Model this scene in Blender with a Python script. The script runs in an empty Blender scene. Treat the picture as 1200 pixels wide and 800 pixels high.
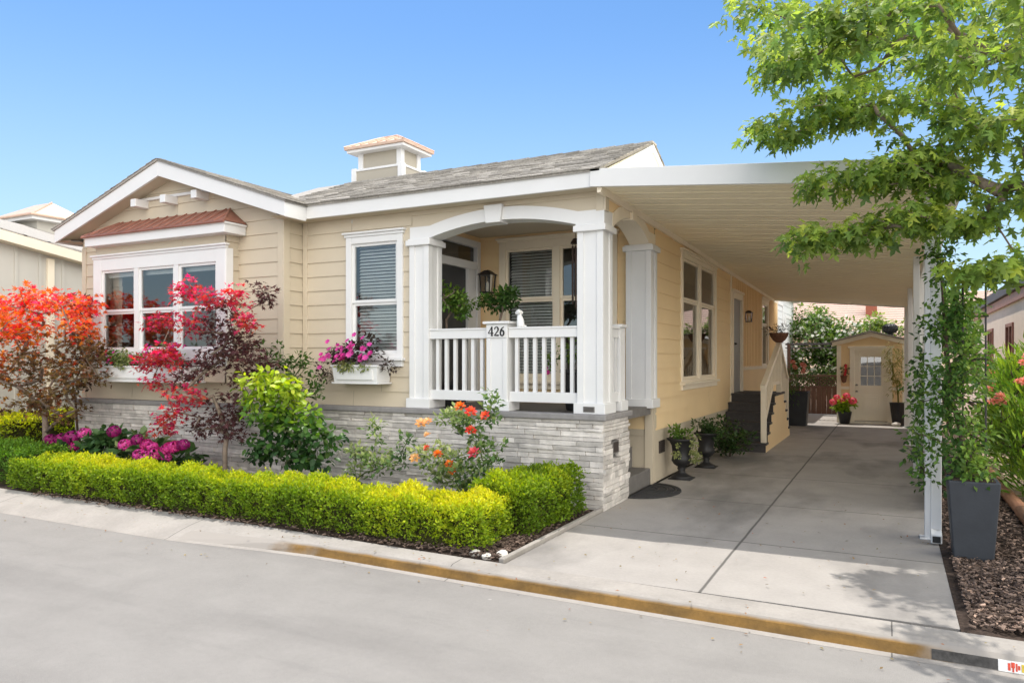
import bpy, bmesh, math, random
import numpy as np
from mathutils import Vector, Matrix

random.seed(7)
RNG = np.random.default_rng(11)
S = bpy.context.scene
COL = S.collection
PI = math.pi
V = Vector

# ------------------------------------------------------------------ materials
def nodes(m):
    m.use_nodes = True
    nt = m.node_tree
    return nt, nt.nodes, nt.links

def mat(name, col, rough=0.6, var=0.08, scale=6.0, bump=0.0, bscale=60.0, metal=0.0, spec=0.4, island=0.0, stretch=(1, 1, 1), dirt=0.0):
    """plain procedural paint / plastic / stone: base colour with soft noise variation and a fine bump"""
    m = bpy.data.materials.new(name)
    nt, N, L = nodes(m)
    b = N['Principled BSDF']
    b.inputs['Roughness'].default_value = rough
    b.inputs['Metallic'].default_value = metal
    b.inputs['Specular IOR Level'].default_value = spec
    tc = N.new('ShaderNodeTexCoord')
    mp = N.new('ShaderNodeMapping'); mp.inputs['Scale'].default_value = stretch
    L.new(tc.outputs['Object'], mp.inputs['Vector'])
    nz = N.new('ShaderNodeTexNoise'); nz.inputs['Scale'].default_value = scale
    nz.inputs['Detail'].default_value = 6; nz.inputs['Roughness'].default_value = 0.6
    L.new(mp.outputs[0], nz.inputs['Vector'])
    hsv = N.new('ShaderNodeHueSaturation'); hsv.inputs['Color'].default_value = (*col, 1)
    mr = N.new('ShaderNodeMapRange')
    mr.inputs[1].default_value = 0.3; mr.inputs[2].default_value = 0.7
    mr.inputs[3].default_value = 1 - var; mr.inputs[4].default_value = 1 + var
    L.new(nz.outputs['Fac'], mr.inputs[0])
    val = mr.outputs[0]
    if island:
        g = N.new('ShaderNodeNewGeometry')
        m2 = N.new('ShaderNodeMapRange')
        m2.inputs[3].default_value = 1 - island; m2.inputs[4].default_value = 1 + island
        L.new(g.outputs['Random Per Island'], m2.inputs[0])
        mu = N.new('ShaderNodeMath'); mu.operation = 'MULTIPLY'
        L.new(val, mu.inputs[0]); L.new(m2.outputs[0], mu.inputs[1]); val = mu.outputs[0]
    L.new(val, hsv.inputs['Value'])
    out = hsv.outputs[0]
    if dirt:
        n3 = N.new('ShaderNodeTexNoise'); n3.inputs['Scale'].default_value = 2.3; n3.inputs['Detail'].default_value = 8
        L.new(tc.outputs['Object'], n3.inputs['Vector'])
        r3 = N.new('ShaderNodeMapRange'); r3.inputs[1].default_value = 0.52; r3.inputs[2].default_value = 0.75
        r3.inputs[3].default_value = 0; r3.inputs[4].default_value = dirt
        L.new(n3.outputs['Fac'], r3.inputs[0])
        mx = N.new('ShaderNodeMixRGB'); mx.inputs[2].default_value = (col[0]*.45, col[1]*.42, col[2]*.38, 1)
        L.new(r3.outputs[0], mx.inputs[0]); L.new(out, mx.inputs[1]); out = mx.outputs[0]
    L.new(out, b.inputs['Base Color'])
    if bump:
        n2 = N.new('ShaderNodeTexNoise'); n2.inputs['Scale'].default_value = bscale; n2.inputs['Detail'].default_value = 5
        L.new(mp.outputs[0], n2.inputs['Vector'])
        bp = N.new('ShaderNodeBump'); bp.inputs['Strength'].default_value = bump; bp.inputs['Distance'].default_value = 0.01
        L.new(n2.outputs['Fac'], bp.inputs['Height']); L.new(bp.outputs[0], b.inputs['Normal'])
    return m

def leafmat(name, ramp, transl=0.35, rough=0.45, var=0.25, hue=0.015, spec=0.35):
    """leaves: ramp over the per-leaf age attribute 'tint', random per leaf, with light passing through"""
    m = bpy.data.materials.new(name)
    nt, N, L = nodes(m)
    b = N['Principled BSDF']; b.inputs['Roughness'].default_value = rough
    b.inputs['Specular IOR Level'].default_value = spec
    a = N.new('ShaderNodeAttribute'); a.attribute_name = 'tint'
    cr = N.new('ShaderNodeValToRGB')
    els = cr.color_ramp.elements
    while len(els) < len(ramp): els.new(0.5)
    for i, c in enumerate(ramp):
        els[i].position = i / max(1, len(ramp) - 1); els[i].color = (*c, 1)
    L.new(a.outputs['Fac'], cr.inputs[0])
    g = N.new('ShaderNodeNewGeometry')
    mr = N.new('ShaderNodeMapRange'); mr.inputs[3].default_value = 1 - var; mr.inputs[4].default_value = 1 + var
    L.new(g.outputs['Random Per Island'], mr.inputs[0])
    mh = N.new('ShaderNodeMapRange'); mh.inputs[3].default_value = 0.5 - hue; mh.inputs[4].default_value = 0.5 + hue
    wn = N.new('ShaderNodeTexWhiteNoise'); wn.noise_dimensions = '1D'
    L.new(g.outputs['Random Per Island'], wn.inputs['W']); L.new(wn.outputs[0], mh.inputs[0])
    h = N.new('ShaderNodeHueSaturation')
    L.new(cr.outputs[0], h.inputs['Color']); L.new(mr.outputs[0], h.inputs['Value']); L.new(mh.outputs[0], h.inputs['Hue'])
    L.new(h.outputs[0], b.inputs['Base Color'])
    t = N.new('ShaderNodeBsdfTranslucent')
    h2 = N.new('ShaderNodeHueSaturation'); h2.inputs['Value'].default_value = 1.35; h2.inputs['Saturation'].default_value = 1.1
    L.new(h.outputs[0], h2.inputs['Color']); L.new(h2.outputs[0], t.inputs['Color'])
    mx = N.new('ShaderNodeMixShader'); mx.inputs[0].default_value = transl
    L.new(b.outputs[0], mx.inputs[1]); L.new(t.outputs[0], mx.inputs[2])
    L.new(mx.outputs[0], N['Material Output'].inputs['Surface'])
    return m

def glassmat(name, tint=(0.9, 0.93, 0.92), refl=0.10):
    m = bpy.data.materials.new(name)
    nt, N, L = nodes(m)
    N.remove(N['Principled BSDF'])
    tr = N.new('ShaderNodeBsdfTransparent'); tr.inputs[0].default_value = (*tint, 1)
    gl = N.new('ShaderNodeBsdfGlossy'); gl.inputs['Roughness'].default_value = 0.015
    fr = N.new('ShaderNodeFresnel'); fr.inputs[0].default_value = 1.5
    ad = N.new('ShaderNodeMath'); ad.operation = 'ADD'; ad.inputs[1].default_value = refl; ad.use_clamp = True
    L.new(fr.outputs[0], ad.inputs[0])
    nz = N.new('ShaderNodeTexNoise'); nz.inputs['Scale'].default_value = 1.3
    tc = N.new('ShaderNodeTexCoord'); L.new(tc.outputs['Object'], nz.inputs['Vector'])
    bp = N.new('ShaderNodeBump'); bp.inputs['Strength'].default_value = 0.06; bp.inputs['Distance'].default_value = 0.02
    L.new(nz.outputs['Fac'], bp.inputs['Height']); L.new(bp.outputs[0], gl.inputs['Normal'])
    mx = N.new('ShaderNodeMixShader')
    L.new(ad.outputs[0], mx.inputs[0]); L.new(tr.outputs[0], mx.inputs[1]); L.new(gl.outputs[0], mx.inputs[2])
    L.new(mx.outputs[0], N['Material Output'].inputs['Surface'])
    return m

def math_node(N, L, op, a, b=None, clamp=False):
    n = N.new('ShaderNodeMath'); n.operation = op; n.use_clamp = clamp
    for i, x in enumerate((a, b)):
        if x is None: continue
        if isinstance(x, (int, float)): n.inputs[i].default_value = x
        else: L.new(x, n.inputs[i])
    return n.outputs[0]

def concrete(name, base, stain, stain_amt=0.7, joints_x=(), joints_y=(), period_x=0, stretch=(1, .4, 1), lo=.5, hi=.72, sc=.75, fine=.12, jw=.009):
    m = bpy.data.materials.new(name)
    nt, N, L = nodes(m)
    b = N['Principled BSDF']; b.inputs['Roughness'].default_value = 0.88; b.inputs['Specular IOR Level'].default_value = 0.2
    tc = N.new('ShaderNodeTexCoord')
    mp = N.new('ShaderNodeMapping'); mp.inputs['Scale'].default_value = stretch
    L.new(tc.outputs['Object'], mp.inputs['Vector'])
    n1 = N.new('ShaderNodeTexNoise'); n1.inputs['Scale'].default_value = sc; n1.inputs['Detail'].default_value = 9; n1.inputs['Roughness'].default_value = .55
    L.new(mp.outputs[0], n1.inputs['Vector'])
    r1 = N.new('ShaderNodeMapRange'); r1.inputs[1].default_value = lo; r1.inputs[2].default_value = hi; r1.inputs[4].default_value = stain_amt
    L.new(n1.outputs['Fac'], r1.inputs[0])
    mx = N.new('ShaderNodeMixRGB'); mx.inputs[1].default_value = (*base, 1); mx.inputs[2].default_value = (*stain, 1)
    L.new(r1.outputs[0], mx.inputs[0])
    n2 = N.new('ShaderNodeTexNoise'); n2.inputs['Scale'].default_value = 35; n2.inputs['Detail'].default_value = 8; n2.inputs['Roughness'].default_value = .7
    L.new(tc.outputs['Object'], n2.inputs['Vector'])
    n4 = N.new('ShaderNodeTexNoise'); n4.inputs['Scale'].default_value = 3.1; n4.inputs['Detail'].default_value = 6
    L.new(tc.outputs['Object'], n4.inputs['Vector'])
    sm = math_node(N, L, 'ADD', n2.outputs['Fac'], n4.outputs['Fac'])
    r2 = N.new('ShaderNodeMapRange'); r2.inputs[1].default_value = .6; r2.inputs[2].default_value = 1.4
    r2.inputs[3].default_value = 1 - fine; r2.inputs[4].default_value = 1 + fine
    L.new(sm, r2.inputs[0])
    h = N.new('ShaderNodeHueSaturation'); L.new(mx.outputs[0], h.inputs['Color']); L.new(r2.outputs[0], h.inputs['Value'])
    out = h.outputs[0]
    sx = N.new('ShaderNodeSeparateXYZ'); L.new(tc.outputs['Object'], sx.inputs[0])
    wob = math_node(N, L, 'MULTIPLY', math_node(N, L, 'SUBTRACT', n4.outputs['Fac'], .5), .012)
    line = None
    def addline(dist, w):
        nonlocal line
        mrr = N.new('ShaderNodeMapRange'); mrr.inputs[1].default_value = w * .5; mrr.inputs[2].default_value = w * 1.3
        mrr.inputs[3].default_value = 1; mrr.inputs[4].default_value = 0
        L.new(dist, mrr.inputs[0])
        line = mrr.outputs[0] if line is None else math_node(N, L, 'MAXIMUM', line, mrr.outputs[0])
    for jx in joints_x:
        addline(math_node(N, L, 'ABSOLUTE', math_node(N, L, 'ADD', math_node(N, L, 'SUBTRACT', sx.outputs['X'], jx), wob)), jw * 1.3)
    for jy in joints_y:
        addline(math_node(N, L, 'ABSOLUTE', math_node(N, L, 'ADD', math_node(N, L, 'SUBTRACT', sx.outputs['Y'], jy), wob)), jw)
    if period_x:
        addline(math_node(N, L, 'ABSOLUTE', math_node(N, L, 'SUBTRACT', math_node(N, L, 'PINGPONG', math_node(N, L, 'ADD', sx.outputs['X'], wob), period_x), 0.0)), jw)
    if line is not None:
        m3 = N.new('ShaderNodeMixRGB'); m3.inputs[2].default_value = (.07, .065, .06, 1)
        L.new(math_node(N, L, 'MULTIPLY', line, .85), m3.inputs[0]); L.new(out, m3.inputs[1]); out = m3.outputs[0]
    L.new(out, b.inputs['Base Color'])
    bp = N.new('ShaderNodeBump'); bp.inputs['Strength'].default_value = .25; bp.inputs['Distance'].default_value = .006
    L.new(n2.outputs['Fac'], bp.inputs['Height']); L.new(bp.outputs[0], b.inputs['Normal'])
    return m

def road_wear(m):
    nt = m.node_tree; N, L = nt.nodes, nt.links; b = N['Principled BSDF']; src = b.inputs['Base Color'].links[0].from_socket
    tc = N.new('ShaderNodeTexCoord')
    v = N.new('ShaderNodeTexVoronoi'); v.inputs['Scale'].default_value = 3.2; L.new(tc.outputs['Object'], v.inputs['Vector'])
    n = N.new('ShaderNodeTexNoise'); n.inputs['Scale'].default_value = 60; n.inputs['Detail'].default_value = 4; L.new(tc.outputs['Object'], n.inputs['Vector'])
    d = math_node(N, L, 'ADD', v.outputs['Distance'], math_node(N, L, 'MULTIPLY', math_node(N, L, 'SUBTRACT', n.outputs['Fac'], .5), .05))
    c = N.new('ShaderNodeSeparateColor'); L.new(v.outputs['Color'], c.inputs[0])
    pick = math_node(N, L, 'GREATER_THAN', c.outputs[0], .62)
    r = N.new('ShaderNodeMapRange'); r.inputs[1].default_value = .055; r.inputs[2].default_value = .02; r.inputs[3].default_value = 0; r.inputs[4].default_value = .65; L.new(d, r.inputs[0])
    mx = N.new('ShaderNodeMixRGB'); mx.inputs[2].default_value = (.40, .385, .36, 1); L.new(math_node(N, L, 'MULTIPLY', r.outputs[0], pick), mx.inputs[0]); L.new(src, mx.inputs[1])
    mp = N.new('ShaderNodeMapping'); mp.inputs['Scale'].default_value = (.35, 2.2, 1); mp.inputs['Rotation'].default_value = (0, 0, .12); L.new(tc.outputs['Object'], mp.inputs['Vector'])
    w = N.new('ShaderNodeTexNoise'); w.inputs['Scale'].default_value = 1.7; w.inputs['Detail'].default_value = 12; w.inputs['Roughness'].default_value = .72; L.new(mp.outputs[0], w.inputs['Vector'])
    r2 = N.new('ShaderNodeMapRange'); r2.inputs[1].default_value = .56; r2.inputs[2].default_value = .74; r2.inputs[4].default_value = .45; L.new(w.outputs['Fac'], r2.inputs[0])
    m2 = N.new('ShaderNodeMixRGB'); m2.inputs[2].default_value = (.165, .158, .15, 1); L.new(r2.outputs[0], m2.inputs[0]); L.new(mx.outputs[0], m2.inputs[1])
    a = N.new('ShaderNodeTexNoise'); a.inputs['Scale'].default_value = 240; a.inputs['Detail'].default_value = 2; L.new(tc.outputs['Object'], a.inputs['Vector'])
    r3 = N.new('ShaderNodeMapRange'); r3.inputs[1].default_value = .3; r3.inputs[2].default_value = .7; r3.inputs[3].default_value = .82; r3.inputs[4].default_value = 1.18; L.new(a.outputs['Fac'], r3.inputs[0])
    h = N.new('ShaderNodeHueSaturation'); L.new(m2.outputs[0], h.inputs['Color']); L.new(r3.outputs[0], h.inputs['Value'])
    L.new(h.outputs[0], b.inputs['Base Color'])

M = {}
M['cream'] = mat('cream_siding_paint', (.545, .475, .365), .62, .035, 1.5, .08, 140, dirt=.05)
M['tan'] = mat('tan_siding_bounce_warmed', (.82, .62, .355), .62, .03, 1.5, .08, 140)  # house paint with warm bounce light mixed into the colour; shed uses it too
M['white'] = mat('white_trim_paint', (.70, .70, .695), .5, .02, 3, .04, 150, dirt=.05)
M['offwhite'] = mat('ivory_trim_paint', (.82, .73, .58), .55, .03, 3, .04, 150)
M['panel_white'] = mat('ivory_metal_pan', (.90, .82, .63), .5, .03, 1.2)
M['cupola_wall'] = mat('taupe_cupola_board', (.40, .365, .30), .65, .03, 2)
M['grey_wall'] = mat('grey_board_paint', (.52, .50, .45), .65, .03, 2)
M['blue_grey'] = mat('pale_blue_grey_siding', (.62, .64, .64), .65, .03, 2)
M['shingle'] = mat('asphalt_shingle', (.335, .315, .285), .95, .25, 40, .5, 120, island=.32, spec=.1)
M['copper'] = mat('aged_copper', (.29, .13, .09), .5, .22, 9, .05, 30, metal=.25)
M['copper_light'] = mat('pale_copper_sheet', (.58, .41, .31), .5, .12, 9, .05, 30, metal=.15)
M['stone'] = mat('pale_ledge_stone', (.56, .53, .495), .9, .18, 9, .7, 38, island=.26, spec=.15, dirt=.35)
M['cap'] = mat('grey_cap_stone', (.25, .24, .235), .85, .12, 12, .3, 60)
M['mortar'] = mat('dark_joint', (.12, .115, .11), .95)
M['blind'] = mat('white_blind', (.72, .73, .72), .6)
M['dark'] = mat('dark_interior', (.03, .03, .03), .8)
M['curtain'] = mat('dark_brown_curtain', (.055, .045, .04), .9)
M['room'] = mat('room_paint', (.10, .095, .085), .9)
M['black'] = mat('black_cast_metal', (.016, .016, .017), .45, .2, 20, .2, 60)
M['bronze'] = mat('dark_bronze', (.05, .032, .025), .4, .2, 20, metal=.6)
M['step'] = mat('charcoal_step_board', (.055, .05, .05), .7, .15, 20, .15, 80)
M['grey_step'] = mat('grey_porch_board', (.16, .15, .14), .7, .12, 10)
M['door_dark'] = mat('dark_screen_door', (.045, .047, .05), .5)
M['door_grey'] = mat('grey_door_paint', (.30, .30, .30), .5)
M['shed_white'] = mat('shed_door_paint', (.84, .78, .65), .5, .03, 3)
M['planter'] = mat('charcoal_planter', (.034, .039, .047), .6, .15, 5, .1, 50)
M['soil'] = mat('dark_soil', (.05, .036, .027), 1, .35, 14, .8, 40, spec=.1)
M['mulch'] = mat('bark_mulch_base', (.055, .04, .032), 1, .5, 22, 1.0, 45, spec=.1)
M['chip'] = mat('bark_chip', (.115, .083, .066), .95, .2, 20, island=.85, spec=.1)
M['chip_pale'] = mat('pale_bark_chip', (.36, .25, .19), .95, .2, 20, island=.3, spec=.1)
M['yard'] = mat('bounce_paled_bark_ground', (.36, .27, .205), 1, .35, 9, .8, 40, spec=.1)  # reddish bark colour paled so the ground bounces light under the carport
M['log'] = mat('reddish_edging_log', (.36, .18, .105), .85, .25, 12, .4, 50, stretch=(1, .2, 1))
M['brown_fence'] = mat('brown_stained_board', (.12, .065, .045), .8, .2, 6, .2, 60, stretch=(4, 4, .5))
M['bark'] = mat('grey_brown_bark', (.20, .155, .12), .95, .3, 20, .6, 50)
M['twig'] = mat('dark_twig', (.085, .055, .042), .95, .3, 20)
M['twig_green'] = mat('green_stem', (.10, .13, .05), .8, .2, 20)
M['core'] = mat('dark_hedge_twigs', (.045, .045, .018), 1, .4, 25, .9, 50, spec=.05)  # dark brown-green core that stops the view through the hedge leaves
M['terracotta'] = mat('brown_woven_basket', (.16, .075, .045), .8, .3, 40, .5, 90)
M['stone_white'] = mat('white_garden_stone', (.55, .52, .47), .9, .2, 12, .6, 25)
M['plaster'] = mat('white_figurine_glaze', (.82, .82, .80), .4)
M['digit'] = mat('black_number', (.02, .02, .02), .5)
M['beige'] = mat('beige_stucco', (.80, .65, .49), .85, .05, 3, .2, 90)
M['pinkroof'] = mat('pale_pink_roof_tile', (.52, .38, .31), .9, .12, 30, .4, 60, island=.1)
M['brick'] = mat('red_brick', (.30, .10, .06), .9, .2, 30)
M['roof_dark'] = mat('dark_fascia_metal', (.10, .095, .095), .7)
M['mat_black'] = mat('black_rubber_mat', (.03, .03, .032), .8, .3, 30, .8, 90)
M['metal_grey'] = mat('grey_vent_metal', (.20, .19, .18), .5, metal=.3)
M['vent'] = mat('dark_vent', (.045, .035, .03), .6)
M['glow_glass'] = glassmat('lantern_glass', (.95, .95, .93), .12)
M['glass'] = glassmat('window_glass', refl=.13)
M['candle'] = mat('frosted_bulb', (.8, .78, .7), .4)
M['road'] = concrete('sun_bleached_asphalt', (.230, .219, .204), (.182, .173, .162), .8, stretch=(.22, 1, 1), lo=.5, hi=.68, sc=1.1, fine=.10)
road_wear(M['road'])
M['drive'] = concrete('driveway_concrete', (.32, .298, .274), (.13, .124, .117), .74, joints_x=(-1.18,), joints_y=(6.72, 8.55, 10.6, 13.1, 16.2, 19.2), lo=.49, hi=.64)
M['kerb'] = concrete('kerb_concrete', (.305, .282, .255), (.21, .195, .175), .7, period_x=1.53, jw=.0045, stretch=(1, 1, 1), lo=.5, hi=.75, sc=1.6, fine=.16)
M['ochre'] = concrete('rust_stained_kerb_face', (.235, .135, .042), (.13, .082, .035), .9, stretch=(1, 1, 3), lo=.4, hi=.65, sc=3.0, fine=.3)
def ochre_blend():
    m = M['ochre']; nt = m.node_tree; N, L = nt.nodes, nt.links
    b = N['Principled BSDF']; src = b.inputs['Base Color'].links[0].from_socket
    tc = N.new('ShaderNodeTexCoord'); sx = N.new('ShaderNodeSeparateXYZ'); L.new(tc.outputs['Object'], sx.inputs[0])
    nz = N.new('ShaderNodeTexNoise'); nz.inputs['Scale'].default_value = 4.5; nz.inputs['Detail'].default_value = 8; L.new(tc.outputs['Object'], nz.inputs['Vector'])
    a = N.new('ShaderNodeMapRange'); a.inputs[1].default_value = -5.6; a.inputs[2].default_value = -3.6; L.new(sx.outputs['X'], a.inputs[0])
    c = N.new('ShaderNodeMapRange'); c.inputs[1].default_value = .5; c.inputs[2].default_value = -.3; L.new(sx.outputs['X'], c.inputs[0])
    z = N.new('ShaderNodeMapRange'); z.inputs[1].default_value = -.016; z.inputs[2].default_value = -.03; L.new(math_node(N, L, 'ADD', sx.outputs['Z'], math_node(N, L, 'MULTIPLY', math_node(N, L, 'SUBTRACT', nz.outputs['Fac'], .5), .02)), z.inputs[0])
    z2 = N.new('ShaderNodeMapRange'); z2.inputs[1].default_value = -.104; z2.inputs[2].default_value = -.094; L.new(sx.outputs['Z'], z2.inputs[0])
    f = math_node(N, L, 'MULTIPLY', a.outputs[0], c.outputs[0])
    r = N.new('ShaderNodeMapRange'); r.inputs[1].default_value = .25; r.inputs[2].default_value = .6; L.new(math_node(N, L, 'ADD', f, math_node(N, L, 'MULTIPLY', math_node(N, L, 'SUBTRACT', nz.outputs['Fac'], .5), .9)), r.inputs[0])
    r_ = math_node(N, L, 'MULTIPLY', math_node(N, L, 'MULTIPLY', r.outputs[0], z.outputs[0]), z2.outputs[0])
    mx = N.new('ShaderNodeMixRGB'); mx.inputs[1].default_value = (.285, .262, .235, 1)
    L.new(r_, mx.inputs[0]); L.new(src, mx.inputs[2]); L.new(mx.outputs[0], b.inputs['Base Color'])
ochre_blend()
M['kerb_black'] = mat('black_kerb_paint', (.06, .057, .053), .8, .5, 30)
M['kerb_red'] = mat('red_kerb_paint', (.55, .07, .04), .7, .3, 30)
M['kerb_yellow'] = mat('yellow_kerb_paint', (.60, .45, .05), .7, .3, 30)
M['kerb_white'] = mat('white_kerb_paint', (.72, .72, .70), .7, .1, 30)
M['ground'] = mat('far_ground', (.22, .20, .17), 1, .2, .5)

M['l_maple'] = leafmat('silver_maple_leaf', [(.115, .185, .055), (.205, .305, .07), (.37, .46, .085), (.54, .58, .12)], .55, .45, .3, .012, .25)
M['l_box'] = leafmat('boxwood_leaf', [(.11, .19, .016), (.21, .31, .020), (.40, .47, .022), (.60, .57, .03)], .40, .45, .32, .012, .2)
M['l_boxdk'] = leafmat('dark_boxwood_leaf', [(.06, .13, .02), (.10, .21, .022), (.17, .28, .022)], .34, .45, .3, .012, .2)
M['l_red'] = leafmat('red_maple_leaf', [(.085, .042, .040), (.13, .05, .05), (.50, .05, .06), (.80, .075, .15)], .48, .5, .38, .025, .2)
M['l_orange'] = leafmat('orange_maple_leaf', [(.11, .072, .042), (.19, .115, .045), (.78, .19, .035), (.80, .085, .06)], .5, .5, .38, .03, .2)
M['l_bronze'] = leafmat('bronze_shrub_leaf', [(.035, .028, .022), (.06, .04, .028)], .25, .5, .35)
M['l_lime'] = leafmat('lime_shrub_leaf', [(.035, .085, .028), (.09, .19, .028), (.32, .44, .03), (.52, .60, .05)], .42, .4, .3, .012, .25)
M['l_green'] = leafmat('green_leaf', [(.040, .085, .02), (.085, .17, .03), (.20, .30, .05)], .4, .42, .32, .015, .25)
M['l_rose'] = leafmat('rose_leaf', [(.045, .095, .03), (.10, .18, .05), (.30, .37, .13), (.50, .52, .26)], .38, .4, .3, .015, .3)
M['l_deep'] = leafmat('deep_green_leaf', [(.022, .050, .016), (.04, .085, .02), (.08, .14, .03)], .28, .32, .3)
M['l_hyd'] = leafmat('hydrangea_leaf', [(.035, .085, .028), (.07, .14, .04), (.30, .36, .14)], .3, .4, .25)
M['l_olea'] = leafmat('oleander_leaf', [(.09, .17, .03), (.20, .32, .04), (.42, .52, .06)], .42, .4, .28, .015, .25)
M['l_pale'] = leafmat('pale_trailing_leaf', [(.13, .18, .05), (.30, .30, .12)], .35, .5, .3)
M['l_dry'] = leafmat('dry_leaf', [(.12, .075, .03), (.26, .20, .08), (.30, .10, .06)], .2, .6, .3)
M['l_bamboo'] = leafmat('yellow_bamboo_leaf', [(.16, .17, .04), (.32, .26, .08)], .4, .5, .3)
M['l_bush'] = leafmat('blossoming_bush_leaf', [(.05, .105, .022), (.10, .17, .03), (.24, .32, .05)], .35, .5, .3)
M['f_white'] = leafmat('white_petal', [(.62, .62, .52), (.75, .75, .68)], .3, .6, .15)
M['f_magenta'] = leafmat('magenta_petal', [(.42, .015, .14), (.60, .03, .24), (.70, .10, .38)], .4, .5, .25)
M['f_pink'] = leafmat('pink_petal', [(.60, .04, .28), (.72, .12, .42)], .4, .5, .25)
M['f_purple'] = leafmat('purple_petal', [(.22, .010, .10), (.34, .018, .18)], .35, .5, .3)
M['f_orange'] = leafmat('orange_rose_petal', [(.68, .16, .03), (.80, .26, .06)], .35, .5, .15)
M['f_coral'] = leafmat('coral_rose_petal', [(.70, .09, .05), (.78, .15, .10)], .35, .5, .15)
M['f_cream'] = leafmat('cream_rose_petal', [(.78, .42, .14), (.80, .58, .36)], .35, .5, .12)
M['f_rosepink'] = leafmat('rose_pink_petal', [(.72, .10, .16), (.80, .20, .24)], .35, .5, .15)
M['f_red'] = leafmat('red_petal', [(.55, .03, .03), (.62, .06, .05)], .35, .5, .2)
M['f_salmon'] = leafmat('salmon_petal', [(.70, .26, .20), (.78, .38, .30)], .35, .5, .2)

# ------------------------------------------------------------------ object helpers
def tag(o, label=None, cat=None, group=None, kind=None):
    if label: o['label'] = label
    if cat: o['category'] = cat
    if group: o['group'] = group
    if kind: o['kind'] = kind
    return o

def thing(name, label, cat, loc=(0, 0, 0), group=None):
    o = bpy.data.objects.new(name, None); COL.objects.link(o)
    o.location = loc; o.empty_display_size = .2
    return tag(o, label, cat, group)

def link(name, me, parent=None):
    o = bpy.data.objects.new(name, me); COL.objects.link(o)
    if parent is not None:
        o.parent = parent
        # meshes are written in world coordinates: undo the chain of parent offsets
        p = parent; off = V((0, 0, 0))
        while p is not None:
            off += p.location; p = p.parent
        o.location = -off
    return o

def copy_part(o, parent, loc):
    c = o.copy(); COL.objects.link(c); c.parent = parent; c.location = loc
    return c

class MB:
    def __init__(s): s.v = []; s.f = []; s.mi = []; s.m = 0
    def add(s, vs, fs):
        b = len(s.v); s.v.extend([tuple(x) for x in vs])
        for f in fs: s.f.append([b + i for i in f]); s.mi.append(s.m)
        return s
    def quad(s, a, b, c, d): return s.add([a, b, c, d], [(0, 1, 2, 3)])
    def box(s, x0, x1, y0, y1, z0, z1):
        vs = [(x0,y0,z0),(x1,y0,z0),(x1,y1,z0),(x0,y1,z0),(x0,y0,z1),(x1,y0,z1),(x1,y1,z1),(x0,y1,z1)]
        return s.add(vs, [(0,3,2,1),(4,5,6,7),(0,1,5,4),(1,2,6,5),(2,3,7,6),(3,0,4,7)])
    def lbox(s, fr, u0, u1, n0, n1, z0, z1):
        O, U, Nn = fr
        vs = [O + U*u + Nn*n + V((0,0,z)) for (u,n,z) in
              [(u0,n0,z0),(u1,n0,z0),(u1,n1,z0),(u0,n1,z0),(u0,n0,z1),(u1,n0,z1),(u1,n1,z1),(u0,n1,z1)]]
        return s.add(vs, [(0,3,2,1),(4,5,6,7),(0,1,5,4),(1,2,6,5),(2,3,7,6),(3,0,4,7)])
    def prism(s, pts, off):
        n = len(pts); off = V(off); pts = [V(p) for p in pts]
        return s.add(pts + [p + off for p in pts], [list(range(n))[::-1], list(range(n, 2*n))] + [(i, (i+1) % n, n + (i+1) % n, n + i) for i in range(n)])
    def hexa(s, lo, hi):
        return s.add(list(lo) + list(hi), [(0,3,2,1),(4,5,6,7),(0,1,5,4),(1,2,6,5),(2,3,7,6),(3,0,4,7)])
    def tube(s, path, rad, seg=6, cap=True):
        path = [V(p) for p in path]; n = len(path)
        if isinstance(rad, (int, float)): rad = [rad] * n
        rings = []
        prev = None
        for i, p in enumerate(path):
            d = (path[min(i+1, n-1)] - path[max(i-1, 0)])
            if d.length < 1e-6: d = V((0,0,1))
            d.normalize()
            a = d.cross(V((0,0,1)) if abs(d.z) < .95 else V((1,0,0))) if prev is None else (prev - d * prev.dot(d))
            if a.length < 1e-6: a = d.cross(V((1,0,0)))
            a.normalize(); prev = a; b = d.cross(a)
            rings.append([p + a*math.cos(2*PI*k/seg)*rad[i] + b*math.sin(2*PI*k/seg)*rad[i] for k in range(seg)])
        vs = [q for r in rings for q in r]; fs = []
        for i in range(n-1):
            for k in range(seg):
                fs.append((i*seg+k, i*seg+(k+1)%seg, (i+1)*seg+(k+1)%seg, (i+1)*seg+k))
        if cap: fs.append(list(range(seg))[::-1]); fs.append([(n-1)*seg+k for k in range(seg)])
        return s.add(vs, fs)
    def lathe(s, prof, c, seg=20):
        cx, cy, cz = c; vs = []; fs = []
        for r, z in prof:
            for k in range(seg): vs.append((cx + r*math.cos(2*PI*k/seg), cy + r*math.sin(2*PI*k/seg), cz + z))
        for i in range(len(prof)-1):
            for k in range(seg): fs.append((i*seg+k, i*seg+(k+1)%seg, (i+1)*seg+(k+1)%seg, (i+1)*seg+k))
        fs.append(list(range(seg))[::-1]); fs.append([(len(prof)-1)*seg+k for k in range(seg)])
        return s.add(vs, fs)
    def build(s, name, m, parent=None, bevel=0.0, smooth=False):
        me = bpy.data.meshes.new(name); me.from_pydata(s.v, [], s.f); me.validate()
        ms = m if isinstance(m, (list, tuple)) else [m]
        for x in ms: me.materials.append(x)
        if len(ms) > 1 and len(me.polygons) == len(s.mi): me.polygons.foreach_set('material_index', s.mi)
        if smooth: me.polygons.foreach_set('use_smooth', [True] * len(me.polygons))
        me.update()
        o = link(name, me, parent)
        if bevel:
            b = o.modifiers.new('edge', 'BEVEL'); b.width = bevel; b.segments = 2; b.limit_method = 'ANGLE'
        return o

def struct(mb, name, m, **k): return tag(mb.build(name, m, **k), kind='structure')

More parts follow.
